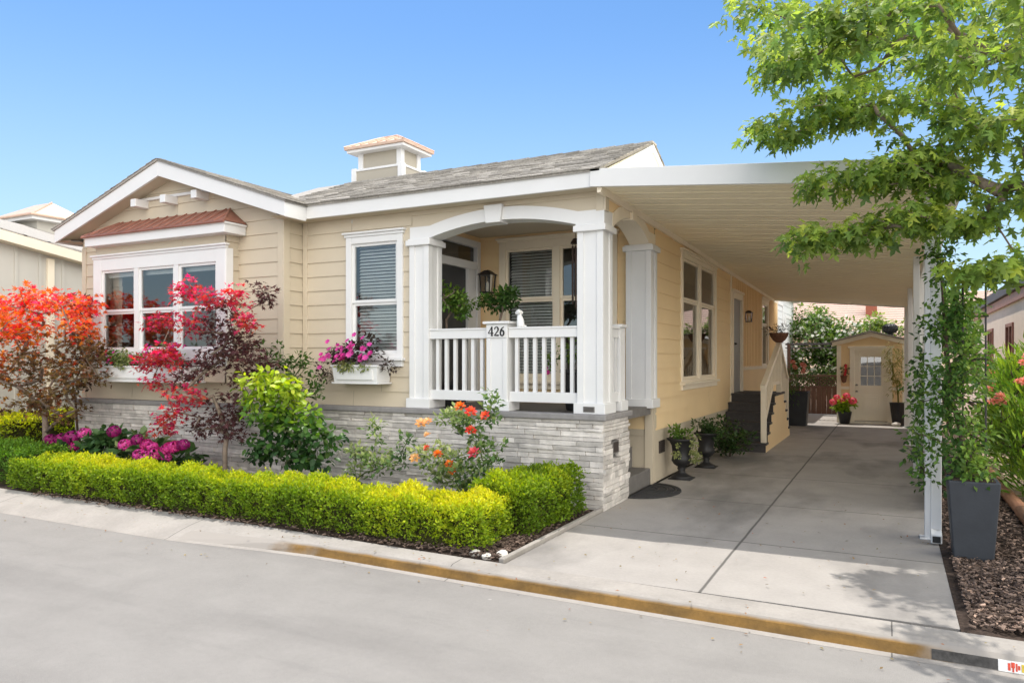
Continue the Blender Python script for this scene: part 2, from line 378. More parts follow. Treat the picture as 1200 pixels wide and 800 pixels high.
# ------------------------------------------------------------------ foliage helpers
SHAPES = {}
def _fan(outline, fold=.0):
    vs = [(.42, 0, 0)] + [(x, y, -abs(y)*fold - .10*x*x) for x, y in outline]
    n = len(outline)
    return np.array(vs, float), [(0, 1+i, 1+(i+1) % n) for i in range(n)]
SHAPES['oval'] = (np.array([(0,0,0),(.45,.27,.06),(1,0,-.06),(.45,-.27,.06)], float), [(0,2,1),(0,3,2)])
SHAPES['long'] = (np.array([(0,0,0),(.4,.09,.03),(1,0,-.10),(.4,-.09,.03)], float), [(0,2,1),(0,3,2)])
SHAPES['wide'] = (np.array([(0,0,0),(.25,.30,.05),(.65,.30,.03),(1,0,-.10),(.65,-.30,.03),(.25,-.30,.05)], float), [(0,3,2,1),(0,5,4,3)])
SHAPES['maple'] = _fan([(0,0),(.08,.10),(.06,.46),(.28,.16),(.44,.30),(.60,.58),(.62,.30),(.58,.11),(.82,.17),(1.12,0),(.82,-.17),(.58,-.11),(.62,-.30),(.60,-.58),(.44,-.30),(.28,-.16),(.06,-.46),(.08,-.10)], .35)
SHAPES['palm'] = _fan([(0,0),(.1,.10),(.12,.55),(.30,.16),(.62,.50),(.52,.12),(1.0,0),(.52,-.12),(.62,-.50),(.30,-.16),(.12,-.55),(.1,-.10)], .2)
SHAPES['petal'] = _fan([(.42+.42*math.cos(a)*(1 if i % 2 == 0 else .62), .42*math.sin(a)*(1 if i % 2 == 0 else .62)) for i, a in enumerate(np.linspace(0, 2*PI, 11)[:-1])], -.1)

def norm(a):
    return a / np.maximum(np.linalg.norm(a, axis=-1, keepdims=True), 1e-9)

def leaves(name, P, D, Nn, size, tint, shape, m, parent=None):
    """one mesh of many leaves: P base points, D leaf axis, Nn leaf face, size, tint per leaf"""
    P = np.asarray(P, float); n = len(P)
    T, F = SHAPES[shape]
    D = norm(np.asarray(D, float)); B = norm(np.cross(np.asarray(Nn, float), D)); Z = np.cross(D, B)
    size = np.broadcast_to(np.asarray(size, float), (n,))
    k = len(T)
    X = (P[:, None, :] + size[:, None, None] * (T[None, :, 0:1]*D[:, None, :] + T[None, :, 1:2]*B[:, None, :] + T[None, :, 2:3]*Z[:, None, :])).reshape(-1, 3)
    fl = np.array([i for f in F for i in f]); fc = np.array([len(f) for f in F])
    loops = (fl[None, :] + (np.arange(n)*k)[:, None]).ravel()
    tot = np.tile(fc, n); start = np.concatenate([[0], np.cumsum(tot)[:-1]])
    me = bpy.data.meshes.new(name)
    me.vertices.add(len(X)); me.vertices.foreach_set('co', X.ravel())
    me.loops.add(len(loops)); me.loops.foreach_set('vertex_index', loops.astype(np.int32))
    me.polygons.add(len(tot)); me.polygons.foreach_set('loop_start', start.astype(np.int32)); me.polygons.foreach_set('loop_total', tot.astype(np.int32))
    me.update(calc_edges=True)
    at = me.attributes.new('tint', 'FLOAT', 'POINT')
    at.data.foreach_set('value', np.repeat(np.broadcast_to(np.clip(tint, 0, 1), (n,)), k).astype(np.float32))
    me.materials.append(m)
    return link(name, me, parent)

def rdir(n, r=RNG): return norm(r.normal(size=(n, 3)))

def spray(centers, per, rad, flat=.55, r=RNG):
    """points scattered in flattened balls round cluster centres; returns points and outward dirs"""
    C = np.asarray(centers, float)
    rad = np.broadcast_to(np.asarray(rad, float), (len(C),))
    idx = np.repeat(np.arange(len(C)), per)
    o = rdir(len(idx), r) * (r.random((len(idx), 1)) ** .45)
    o[:, 2] *= flat
    return C[idx] + o * rad[idx][:, None], o, idx

def branching(name, m, base, trunk, targets, r0, parent, rmin=.004, seg=6, wob=.05, tag_name='branch', power=.5):
    """trunk polyline plus limbs reaching every target from the nearest point already grown (pipe-model radii)"""
    pts = [V(base)] + [V(p) for p in trunk]
    par = [-1] + list(range(len(trunk)))
    T = sorted([V(t) for t in targets], key=lambda t: (t - pts[-1]).length * .6 + (t - pts[1]).length * .4)
    for t in T:
        best, bd = 0, 1e9
        for i, p in enumerate(pts):
            if i == 0: continue
            d = (t - p).length + max(0, p.z - t.z) * .8
            if d < bd: bd, best = d, i
        a = pts[best]; L_ = (t - a).length; k = max(1, int(L_ / .22))
        last = best
        for j in range(1, k + 1):
            f = j / k
            q = a.lerp(t, f) + V((random.uniform(-1,1), random.uniform(-1,1), random.uniform(-.6,1))) * wob * L_ * (4*f*(1-f)) * .7
            pts.append(q); par.append(last); last = len(pts) - 1
    n = len(pts); load = [0.0] * n; kids = [[] for _ in range(n)]
    for i in range(n - 1, 0, -1):
        if load[i] == 0: load[i] = 1
        load[par[i]] += load[i]; kids[par[i]].append(i)
    mx = load[0]
    rad = [max(rmin, r0 * (l / mx) ** power) for l in load]
    mbt = MB(); mbb = MB()
    done = set()
    def chain(i):
        path = [i]
        while kids[path[-1]]:
            nx = max(kids[path[-1]], key=lambda q: load[q]); path.append(nx)
        return path
    stack = [0]; first = True
    while stack:
        s_ = stack.pop()
        path = chain(s_)
        for p in path:
            big = max(kids[p], key=lambda q: load[q]) if kids[p] else None
            for q in kids[p]:
                if q != big: stack.append(q)
        pp = path if par[s_] < 0 else [par[s_]] + path
        if len(pp) > 1:
            rr = [rad[p] for p in pp]
            if par[s_] >= 0: rr[0] = rr[1]
            (mbt if first else mbb).tube([pts[p] for p in pp], rr, seg if first else max(4, seg - 2))
        first = False
    o = mbt.build('trunk', m, parent, smooth=True)
    if mbb.v: mbb.build(tag_name, m, parent, smooth=True)
    return o

def hedge_points(x0, x1, y0, y1, z0, z1, n, r=RNG, tuft=5):
    """leaf points on a clipped, slightly lumpy box hedge: front, back, ends and top"""
    k = n // tuft
    ax, ay, az = x1 - x0, y1 - y0, z1 - z0
    areas = np.array([ax*ay*1.3, ax*az, ax*az*.5, ay*az, ay*az]); face = r.choice(5, k, p=areas/areas.sum())
    u = r.random(k); w = r.random(k)
    P = np.zeros((k, 3)); Nn = np.zeros((k, 3))
    for f in range(5):
        q = face == f; a, b = u[q], w[q]
        if f == 0: P[q] = np.c_[x0+ax*a, y0+ay*b, np.full(q.sum(), z1)]; Nn[q] = (0,0,1)
        if f == 1: P[q] = np.c_[x0+ax*a, np.full(q.sum(), y0), z0+az*b**.8]; Nn[q] = (0,-1,.25)
        if f == 2: P[q] = np.c_[x0+ax*a, np.full(q.sum(), y1), z0+az*b]; Nn[q] = (0,1,.25)
        if f == 3: P[q] = np.c_[np.full(q.sum(), x0), y0+ay*a, z0+az*b]; Nn[q] = (-1,0,.25)
        if f == 4: P[q] = np.c_[np.full(q.sum(), x1), y0+ay*a, z0+az*b]; Nn[q] = (1,0,.25)
    lump = .030*np.sin(P[:,0]*5.3+P[:,1]*3+np.sin(P[:,0]*1.7)*2)+.022*np.sin(P[:,0]*17+P[:,2]*19+P[:,1]*13)+.014*np.sin(P[:,1]*19+1)
    # rounded shoulders
    e = np.minimum(np.minimum(np.minimum(P[:,1]-y0, y1-P[:,1]), np.minimum(P[:,0]-x0, x1-P[:,0])), .14)/.14
    P[:,2] -= np.where(face == 0, (1-np.clip(e,0,1))**2*.075, 0)
    ez_ = np.clip((P[:,2]-(z1-.12))/.12, 0, 1)**2*.06
    P -= Nn*np.where(face == 0, 0, ez_)[:,None]
    P = P + norm(Nn)*(lump - r.random(k)**1.5*.085)[:,None] + norm(Nn)*(r.random(k) < .05)[:,None]*.03
    P = np.repeat(P, tuft, 0); Nn = np.repeat(norm(Nn), tuft, 0)
    P = P + r.normal(size=P.shape)*.016
    D = norm(Nn*.9 + rdir(len(P), r)*.9 + np.array([0,0,.35]))
    return P, D, Nn

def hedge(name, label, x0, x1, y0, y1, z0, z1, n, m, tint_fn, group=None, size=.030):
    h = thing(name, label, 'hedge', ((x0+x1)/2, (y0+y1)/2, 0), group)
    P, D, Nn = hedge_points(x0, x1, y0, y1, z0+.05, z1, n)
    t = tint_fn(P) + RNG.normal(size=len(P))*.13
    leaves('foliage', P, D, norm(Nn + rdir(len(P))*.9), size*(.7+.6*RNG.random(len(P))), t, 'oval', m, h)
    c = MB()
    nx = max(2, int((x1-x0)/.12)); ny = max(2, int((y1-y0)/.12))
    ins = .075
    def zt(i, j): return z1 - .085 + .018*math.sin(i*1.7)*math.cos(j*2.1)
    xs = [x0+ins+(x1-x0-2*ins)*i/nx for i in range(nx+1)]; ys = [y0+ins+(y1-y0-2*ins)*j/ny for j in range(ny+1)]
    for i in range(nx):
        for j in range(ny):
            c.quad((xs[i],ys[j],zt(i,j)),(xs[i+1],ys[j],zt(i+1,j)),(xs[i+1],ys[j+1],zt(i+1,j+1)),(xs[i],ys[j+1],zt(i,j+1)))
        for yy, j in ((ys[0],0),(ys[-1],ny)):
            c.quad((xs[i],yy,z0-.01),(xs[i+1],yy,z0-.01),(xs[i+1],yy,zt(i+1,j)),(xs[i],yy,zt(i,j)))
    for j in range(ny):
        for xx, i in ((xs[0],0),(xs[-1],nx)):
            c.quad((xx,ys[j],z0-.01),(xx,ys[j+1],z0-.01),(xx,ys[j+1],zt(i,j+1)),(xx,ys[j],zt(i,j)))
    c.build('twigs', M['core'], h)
    return h

def shrub(name, label, cat, base, centers, rad, per, shape, size, m, tint_fn, group=None, stem=None, r0=.014, droop=0.0, flat=.7, trunkh=.12, up=.2):
    t = thing(name, label, cat, base, group)
    b = V(base)
    branching(name, stem or M['twig'], b - V((0,0,.03)), [b + V((0,0,trunkh*.5)), b + V((0,0,trunkh))], centers, r0, t, rmin=.0025, seg=6, tag_name='branch')
    P, o, idx = spray(centers, per, rad, flat)
    D = norm(o*1.0 + rdir(len(P))*.6 + np.array([0,0,up-droop]))
    Nn = norm(rdir(len(P))*.6 + np.array([0,-.15,1.0]) + o*.5)
    leaves('foliage', P, D, Nn, size*(.65+.7*RNG.random(len(P))), tint_fn(P, idx, o) + RNG.normal(size=len(P))*.10, shape, m, t)
    return t

def bloom_mesh(name, m, kind, size):
    """one flower head centred on the origin"""
    r = np.random.default_rng(abs(hash(name)) % 1000 if False else len(name)*7 + int(size*1000))
    if kind == 'hydrangea':
        n = 150; d = rdir(n, r); d[:,2] = d[:,2]*.8 + .15; d = norm(d)
        o = leaves(name, d*np.array([1,1,.78])*size*.5, norm(np.cross(d, rdir(n, r))), d, size*.27, r.random(n), 'petal', m)
    elif kind == 'rose':
        P=[];D=[];Nn=[];T=[]
        for ring, (k, tilt, off) in enumerate([(6,.25,.30),(6,.7,.24),(5,1.05,.15),(4,1.35,.06)]):
            for i in range(k):
                a = 2*PI*(i+.5*ring)/k + r.random()*.3; h = V((math.cos(a), math.sin(a), 0))
                P.append(h*off*size*.6 + V((0,0,.05*size*ring)) ); D.append(h*math.cos(tilt)+V((0,0,math.sin(tilt)))); Nn.append(V((0,0,1))*math.cos(tilt)-h*math.sin(tilt)); T.append(ring/3)
        o = leaves(name, [tuple(p) for p in P], [tuple(p) for p in D], [tuple(p) for p in Nn], size*.55, np.array(T), 'wide', m)
    else:
        k = 7; a = np.linspace(0, 2*PI, k+1)[:-1]
        D = np.c_[np.cos(a), np.sin(a), np.full(k, .25)]
        o = leaves(name, np.zeros((k,3)), D, np.tile([0,0,1.],(k,1)), size*.55, r.random(k), 'wide', m)
    me = o.data; bpy.data.objects.remove(o)
    return me

def put_bloom(name, me, parent, pos, tilt=None, scale=1.0):
    o = bpy.data.objects.new(name, me); COL.objects.link(o); o.parent = parent
    off = V((0,0,0)); p = parent
    while p is not None: off += p.location; p = p.parent
    o.location = V(pos) - off
    d = V(tilt) if tilt is not None else V((random.uniform(-.5,.5), -.6+random.uniform(-.4,.3), .8))
    o.rotation_euler = d.to_track_quat('Z', 'Y').to_euler()
    o.scale = (scale,)*3
    return o

# ------------------------------------------------------------------ world, sun, camera
SKY_SAT, SKY_VAL, SKY_STR, FILL_CLOUD = 1.22, 1.0, .096, 19.5
SUNV = V((-.25, .24, 1.0)).normalized()
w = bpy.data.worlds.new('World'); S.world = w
nt, N, L = nodes(w)
sky = N.new('ShaderNodeTexSky'); sky.sky_type = 'NISHITA'; sky.sun_disc = False
sky.sun_elevation = math.asin(SUNV.z); sky.sun_rotation = math.atan2(SUNV.x, SUNV.y)
sky.air_density = 1.0; sky.dust_density = 0.5; sky.ozone_density = 3.0
hs = N.new('ShaderNodeHueSaturation'); hs.inputs['Saturation'].default_value = SKY_SAT; hs.inputs['Value'].default_value = SKY_VAL
L.new(sky.outputs[0], hs.inputs['Color'])
# cloud bank added as fill light in unseen sky behind and right of camera
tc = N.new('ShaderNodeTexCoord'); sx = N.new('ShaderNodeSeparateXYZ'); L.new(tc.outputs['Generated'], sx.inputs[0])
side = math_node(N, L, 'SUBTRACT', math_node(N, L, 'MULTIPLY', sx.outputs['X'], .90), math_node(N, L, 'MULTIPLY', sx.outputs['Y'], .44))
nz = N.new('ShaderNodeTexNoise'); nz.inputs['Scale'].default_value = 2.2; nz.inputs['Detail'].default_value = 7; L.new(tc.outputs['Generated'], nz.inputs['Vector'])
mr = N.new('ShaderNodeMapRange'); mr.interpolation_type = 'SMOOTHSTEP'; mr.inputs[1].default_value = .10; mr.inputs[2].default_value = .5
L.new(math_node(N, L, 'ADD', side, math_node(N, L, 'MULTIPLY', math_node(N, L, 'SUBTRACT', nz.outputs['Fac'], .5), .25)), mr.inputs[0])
mx = N.new('ShaderNodeMixRGB'); mx.inputs[2].default_value = (FILL_CLOUD*1.0, FILL_CLOUD*.97, FILL_CLOUD*.92, 1)
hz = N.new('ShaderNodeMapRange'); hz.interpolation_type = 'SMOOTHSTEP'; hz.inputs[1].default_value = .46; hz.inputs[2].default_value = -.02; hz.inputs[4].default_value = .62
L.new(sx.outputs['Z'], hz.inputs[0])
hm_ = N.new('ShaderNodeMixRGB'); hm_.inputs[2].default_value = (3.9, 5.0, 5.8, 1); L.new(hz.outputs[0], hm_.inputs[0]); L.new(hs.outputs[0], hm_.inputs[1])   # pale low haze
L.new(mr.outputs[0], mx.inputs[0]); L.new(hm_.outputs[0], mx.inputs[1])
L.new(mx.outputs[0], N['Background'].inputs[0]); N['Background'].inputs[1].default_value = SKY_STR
sl = bpy.data.lights.new('sun', 'SUN'); sl.energy = 2.4; sl.angle = math.radians(.53); sl.color = (1, .95, .88)
so = bpy.data.objects.new('sun', sl); COL.objects.link(so); so.rotation_euler = SUNV.to_track_quat('Z', 'Y').to_euler(); so.location = (-5, 5, 20)
S.view_settings.view_transform = 'Standard'; S.view_settings.look = 'None'; S.view_settings.gamma = 1; S.view_settings.exposure = 0.93
S.cycles.max_bounces = 16; S.cycles.diffuse_bounces = 12; S.cycles.transparent_max_bounces = 12; S.cycles.transmission_bounces = 4
S.cycles.use_denoising = True; S.cycles.sample_clamp_indirect = 8
cd = bpy.data.cameras.new('camera'); cam = bpy.data.objects.new('camera', cd); COL.objects.link(cam)
cam.location = (0, 0, 1.6); cam.rotation_euler = (math.radians(90), 0, math.radians(27.1))
cd.sensor_width = 36; cd.lens = 26.1; cd.shift_y = .0175; cd.clip_end = 2000; cd.clip_start = .05
S.camera = cam

# ------------------------------------------------------------------ setting: ground, road, kerb, driveway
b = MB(); b.quad((-400,-400,-.14),(400,-400,-.14),(400,400,-.14),(-400,400,-.14)); struct(b, 'ground', M['ground'])
def yb(x): return 5.12 - .022*(x+2.6) + (0.05*math.exp(-((x+6)/2)**2))
def sm(a, b_, x):
    t = min(1, max(0, (x-a)/(b_-a))); return t*t*(3-2*t)
b = MB()
xs = [-60 + i*.5 for i in range(241)]
prof_r = [(0,.010),(-.175,.002),(-.205,-.010),(-.228,-.034),(-.245,-.093),(-.30,-.099)]
prof_l = [(0,.012),(-.18,-.016),(-.30,-.045),(-.40,-.072),(-.47,-.092),(-.52,-.099)]
def kp(x):
    f = sm(-6.4, -4.2, x)
    return [(x, yb(x)+a[0]*(1-f)+c[0]*f, a[1]*(1-f)+c[1]*f) for a, c in zip(prof_l, prof_r)]
for i in range(len(xs)-1):
    A, B = kp(xs[i]), kp(xs[i+1])
    for k in range(5):
        b.m = 1 if (k in (2, 3) and -6.5 < xs[i] < 1.2) else 0
        b.quad(A[k+1], B[k+1], B[k], A[k])
kb = struct(b, 'kerb', [M['kerb'], M['ochre']])
b = MB()
for i in range(len(xs)-1):
    x0, x1 = xs[i], xs[i+1]
    b.quad((x0,-14,-.1),(x1,-14,-.1),(x1,kp(x1)[5][1]+.012,-.1),(x0,kp(x0)[5][1]+.012,-.1))
struct(b, 'road', M['road'])
# driveway slab and the shed yard behind it
b = MB(); b.box(-2.70,.36,5.135,24.5,-.12,0); struct(b, 'driveway', M['drive'])
b = MB()                                    # garden soil sheet both sides
def bumpy(b, x0, x1, y0f, y1, z, st=.12, amp=.02):
    nx = max(1, int((x1-x0)/st)); ny = max(1, int((y1-5.1)/st))
    def pt(i, j):
        x = x0+(x1-x0)*i/nx; y0 = y0f(x); y = y0+(y1-y0)*j/ny
        e = 0 if j == 0 or i in (0, nx) else 1
        return (x, y, z + e*amp*(math.sin(x*9.1+y*4)*math.cos(y*8.3-x*3)+.6*random.random()))
    g = [[pt(i, j) for j in range(ny+1)] for i in range(nx+1)]
    for i in range(nx):
        for j in range(ny): b.quad(g[i][j], g[i+1][j], g[i+1][j+1], g[i][j+1])
bumpy(b, -16, -2.73, lambda x: yb(x)+.03, 8.3, .0)
bumpy(b, .362, 7, lambda x: yb(x)+.03, 14, .0, .16, .025)
b.quad((-40,5.3,-.05),(-15.9,5.3,-.05),(-15.9,40,-.05),(-40,40,-.05))

b.quad((6.9,5.3,-.03),(30,5.3,-.03),(30,14,-.03),(6.9,14,-.03))
struct(b, 'garden_soil', M['mulch'])
b = MB(); b.quad((.365,13.9,.005),(30,13.9,.005),(30,60,.005),(.365,60,.005)); b.quad((1.25,8.2,.04),(7,8.2,.04),(7,13.95,.04),(1.25,13.95,.04)); b.quad((-30,24.45,-.004),(.36,24.45,-.004),(.36,60,-.004),(-30,60,-.004)); struct(b, 'side_yard', M['yard'])
# slim concrete edge between bed and driveway
b = MB(); b.box(-2.76,-2.712,5.16,7.42,-.05,.035); tag(b.build('garden_edging', M['kerb'], bevel=.008), 'narrow grey edging strip between the clipped hedge and the driveway', 'edging')
def chips(name, n, regs, m, smin, smax):
    c = MB()
    for _ in range(n):
        x0, x1, y0, y1 = random.choice(regs)
        x, y = random.uniform(x0, x1), random.uniform(y0, y1)
        a = random.uniform(0, PI); l = random.uniform(smin, smax); q = l*random.uniform(.25,.55); z = .016+random.random()*.024
        u = V((math.cos(a), math.sin(a), random.uniform(-.35,.35)))*l*.5; v = V((-math.sin(a), math.cos(a), random.uniform(-.4,.4)))*q*.5
        p = V((x, y, z)); t = V((0,0,.006))
        c.hexa([p-u-v, p+u-v*.7, p+u*.9+v, p-u*.8+v], [p-u-v+t, p+u-v*.7+t, p+u*.9+v+t, p-u*.8+v+t])
    return tag(c.build(name, m), kind='stuff')
right = [(.42,1.15,5.2,8.5),(.42,1.15,8.5,12),(.42,2.6,5.15,7.6),(.42,1.5,5.15,6.8)]
left = [(-9.0,-3.0,5.16,5.5),(-4.0,-2.8,5.16,7.3),(-7,-3,6.1,7.3),(-3.3,-2.78,5.2,6)]
chips('bark_mulch', 15000, right + right + left, M['chip'], .010, .044)
chips('pale_bark_mulch', 1300, right, M['chip_pale'], .010, .042)

def litter():
    k = 260; x = RNG.uniform(-9, 1.2, k); y = np.array([kp(float(v))[5][1] for v in x]) + np.abs(RNG.normal(size=k))*-.35 + .22
    drop = np.where(RNG.random(k) < .5, 0, 1)
    y = np.where(drop == 1, RNG.uniform(5.3, 9, k), y); x = np.where(drop == 1, RNG.uniform(-2.6, .3, k), x)
    z = np.where(y > np.array([yb(float(v))-.2 for v in x]), .016, -.09)
    z = np.where((z < 0) & (y > np.array([kp(float(v))[5][1] for v in x])), .01, z)
    o = leaves('leaf_litter', np.c_[x, y, z], np.c_[RNG.normal(size=k), RNG.normal(size=k), RNG.normal(size=k)*.15], np.c_[RNG.normal(size=(k, 2))*.2, np.ones(k)], RNG.uniform(.012, .035, k), RNG.random(k), 'oval', M['l_dry'])
    tag(o, kind='stuff')
litter()

# ------------------------------------------------------------------ building helpers
FX, FY = V((1,0,0)), V((0,1,0))
def fr(o, u, n): return (V(o), V(u), V(n))

def siding(b, F, ulim, z0, z1, openings=(), e=.185, lap=.014, phase=0.0):
    O, U, Nn = F
    P = lambda u, n, z: O + U*u + Nn*n + V((0,0,z))
    z = z0 - phase
    while z < z1 - 1e-6:
        a, c = z, z + e
        bp = sorted({max(a, z0), min(c, z1)} | {q for o in openings for q in o[2:4] if max(a, z0) < q < min(c, z1)})
        for p, q in zip(bp[:-1], bp[1:]):
            zm = (p+q)*.5
            u0, u1 = ulim(zm)
            if u1 <= u0: continue
            segs = [(u0, u1)]
            for o in openings:
                if o[2] < zm < o[3]:
                    ns = []
                    for s0, s1 in segs:
                        if o[0] > s0: ns.append((s0, min(s1, o[0])))
                        if o[1] < s1: ns.append((max(s0, o[1]), s1))
                    segs = [s for s in ns if s[1] > s[0]]
            n_p, n_q = lap*(1-(p-a)/e), lap*(1-(q-a)/e)
            cut = []
            for s0, s1 in segs:                      # butt joint somewhere along a long board
                if s1-s0 > 1.7 and lap > 0:
                    j = s0+(s1-s0)*(.25+.5*math.modf(abs(math.sin(a*127.1+s0*3.7))*43758.5)[0]); cut += [(s0, j-.0016), (j+.0016, s1)]
                else: cut.append((s0, s1))
            segs = cut
            for s0, s1 in segs:
                l0, l1 = (ulim(p)[0], ulim(q)[0]) if s0 == u0 else (s0, s0)
                r0, r1 = (ulim(p)[1], ulim(q)[1]) if s1 == u1 else (s1, s1)
                b.quad(P(l0,n_p,p), P(r0,n_p,p), P(r1,n_q,q), P(l1,n_q,q))
                if abs(p-a) < 1e-6: b.quad(P(l0,-.004,p), P(r0,-.004,p), P(r0,n_p,p), P(l0,n_p,p))
        z += e
    return b

def flat(ul): return lambda z: ul

def window(parent, F, u0, u1, z0, z1, cols, casing=.09, rail=None, blind=True, sill=True, crown=True, name='window', mt='white', proud=.035, grid=None, sash=.035, label=None, skipcase=False, blind_cols=None, rails=None):
    """cased window in the frame F: casing, crown and sill on the wall, sashes, panes, blind behind"""
    O, U, Nn = F
    c = MB()
    if not skipcase:
        c.lbox(F,u0,u0+casing,-.02,proud,z0,z1); c.lbox(F,u1-casing,u1,-.02,proud,z0,z1)
        c.lbox(F,u0+casing,u1-casing,-.02,proud-.003,z1-casing,z1); c.lbox(F,u0+casing,u1-casing,-.02,proud-.003,z0,z0+casing*.7)
    w_ = c.build(name, M[mt], parent, bevel=.004) if c.v else None
    if w_ is None:
        c.lbox(F,u0,u1,-.03,-.02,z1-.02,z1); w_ = c.build(name, M[mt], parent)
    if label: w_['label'] = label
    if crown:
        k = MB(); k.lbox(F,u0-.02,u1+.02,-.01,proud+.012,z1,z1+.035); k.lbox(F,u0-.04,u1+.04,-.01,proud+.035,z1+.035,z1+.06); k.build('crown_trim', M[mt], w_, bevel=.004)
    if sill:
        k = MB(); k.lbox(F,u0-.03,u1+.03,-.01,proud+.05,z0-.035,z0); k.lbox(F,u0,u1,-.01,proud+.006,z0-.11,z0-.035); k.build('sill', M[mt], w_, bevel=.005)
    iu0, iu1, iz0, iz1 = (u0+casing, u1-casing, z0+casing*.7, z1-casing) if not skipcase else (u0, u1, z0, z1)
    s = MB(); bl = MB(); gl = []
    tot = sum(cols); gap = .09; span = iu1-iu0-gap*(len(cols)-1); x = iu0
    for ci, cw in enumerate(cols):
        a, d = x, x + span*cw/tot; x = d + gap
        if ci: s.lbox(F,a-gap,a,-.05,proud-.006,iz0,iz1)
        rs = rails if rails is not None else ([rail] if rail else [])
        cuts = [iz0] + [iz0+(iz1-iz0)*r for r in rs] + [iz1]
        for zi, (p, q) in enumerate(zip(cuts[:-1], cuts[1:])):
            n_ = -.012 - (.018 if zi % 2 == 0 else 0)
            s.lbox(F,a,a+sash,n_-.02,n_+.018,p,q); s.lbox(F,d-sash,d,n_-.02,n_+.018,p,q)
            s.lbox(F,a+sash,d-sash,n_-.02,n_+.016,p,p+sash); s.lbox(F,a+sash,d-sash,n_-.02,n_+.016,q-sash,q)
            g = MB(); pa, pd, pp, pq = a+sash*.7, d-sash*.7, p+sash*.7, q-sash*.7
            Q = lambda u, z: O+U*u+Nn*(n_-.001)+V((0,0,z))
            g.quad(Q(pa,pp),Q(pd,pp),Q(pd,pq),Q(pa,pq)); gl.append(g)
            if grid:
                gx, gz = grid
                for i in range(1, gx): uu = pa+(pd-pa)*i/gx; s.lbox(F,uu-.008,uu+.008,n_-.012,n_+.006,pp,pq)
                for i in range(1, gz): zz = pp+(pq-pp)*i/gz; s.lbox(F,pa,pd,n_-.011,n_+.005,zz-.008,zz+.008)
        if blind and (blind_cols is None or ci in blind_cols):
            z = iz1-.03
            while z > iz0+.02:
                A = lambda u, n, zz: O+U*u+Nn*n+V((0,0,zz))
                bl.quad(A(a+.03,-.095,z-.019),A(d-.03,-.095,z-.019),A(d-.03,-.125,z+.013),A(a+.03,-.125,z+.013)); z -= .042
    if s.v: s.build('sash', M[mt], w_)
    for g in gl: g.build('pane', M['glass'], w_)
    if bl.v: bl.build('blind', M['blind'], w_)
    return w_

def arch(b, F, spans, u0, u1, z_end, rise, th, n0, n1, seg=28, top=None):
    """curved lintel: lower edge flat outside spans, circular rise inside; top edge parallel (or flat at 'top')"""
    O, U, Nn = F
    def low(u):
        a, c = spans
        if u <= a or u >= c: return z_end
        t = (u-a)/(c-a); return z_end + rise*(1-(2*t-1)**2)
    us = sorted({u0, u1, spans[0], spans[1]} | {u0+(u1-u0)*i/seg for i in range(seg+1)})
    P = lambda u, n, z: O+U*u+Nn*n+V((0,0,z))
    hi = (lambda u: low(u)+th) if top is None else (lambda u: top)
    for p, q in zip(us[:-1], us[1:]):
        lp, lq, hp, hq = low(p), low(q), hi(p), hi(q)
        b.quad(P(p,n1,lp),P(q,n1,lq),P(q,n1,hq),P(p,n1,hp)); b.quad(P(p,n0,lp),P(q,n0,lq),P(q,n0,hq),P(p,n0,hp))
        b.quad(P(p,n0,lp),P(q,n0,lq),P(q,n1,lq),P(p,n1,lp)); b.quad(P(p,n0,hp),P(q,n0,hq),P(q,n1,hq),P(p,n1,hp))
    for u in (u0, u1): b.quad(P(u,n0,low(u)),P(u,n1,low(u)),P(u,n1,hi(u)),P(u,n0,hi(u)))
    return low

def ledger(b, F, u0, u1, z0, z1, holes=(), rh=(.035,.07), ln=(.13,.5), base=-.05):
    O, U, Nn = F
    z = z0
    while z < z1-.005:
        h = min(random.uniform(*rh), z1-z)
        if z1-z-h < .02: h = z1-z
        u = u0
        while u < u1-.001:
            l = random.uniform(*ln)
            e = min(u+l, u1)
            if u1-e < .08: e = u1
            skip = False
            for hh in holes:
                if e > hh[0] and u < hh[1] and z+h > hh[2] and z < hh[3]:
                    if u < hh[0]-.03: e = hh[0]
                    elif e > hh[1]+.03: u = hh[1]
                    else: skip = True
            if not skip and e-u > .01:
                n = random.uniform(.0,.028); g = .0025
                A = lambda uu, nn, zz: O+U*uu+Nn*nn+V((0,0,zz))
                t = random.uniform(-.004,.004); t2 = random.uniform(-.004,.004)
                lo = [A(u+g,base,z+g),A(e-g,base,z+g),A(e-g,n+t-.004,z+g),A(u+g,n-t-.004,z+g)]
                hi = [A(u+g,base,z+h-g),A(e-g,base,z+h-g),A(e-g,n+t2,z+h-g),A(u+g,n-t2,z+h-g)]
                b.hexa(lo, hi)
            u = e
        z += h
    return b

def shingles(b, origin, U, Dn, Nn, width, length, course=.135, tab=(.14,.28), ulim=None, skip=None):
    """overlapping shingle tabs: U across, Dn down the slope from origin (ridge), Nn surface normal"""
    O, U, Dn, Nn = V(origin), V(U), V(Dn), V(Nn)
    k = int(math.ceil(length/course))
    for i in range(k):
        s0, s1 = length-(i+1)*course, length-i*course
        s0 = max(s0-.02, 0)
        a, c = (0, width) if ulim is None else ulim((max(0, s0)+s1)*.5)
        u = a - random.random()*.1
        while u < c:
            e = u+random.uniform(*tab)
            x0, x1 = max(u, a)+.002, min(e, c)-.002
            u = e
            if x1 <= x0: continue
            t = random.uniform(.010,.017); d = random.uniform(-.006,.006)
            A = lambda uu, ss, nn: O+U*uu+Dn*ss+Nn*nn
            lo = [A(x0,s0,.0),A(x1,s0,.0),A(x1,s1+d,.002),A(x0,s1+d,.002)]
            hi = [A(x0,s0,.003),A(x1,s0,.003),A(x1,s1+d,.002+t),A(x0,s1+d,.002+t)]
            b.hexa(lo, hi)
    return b

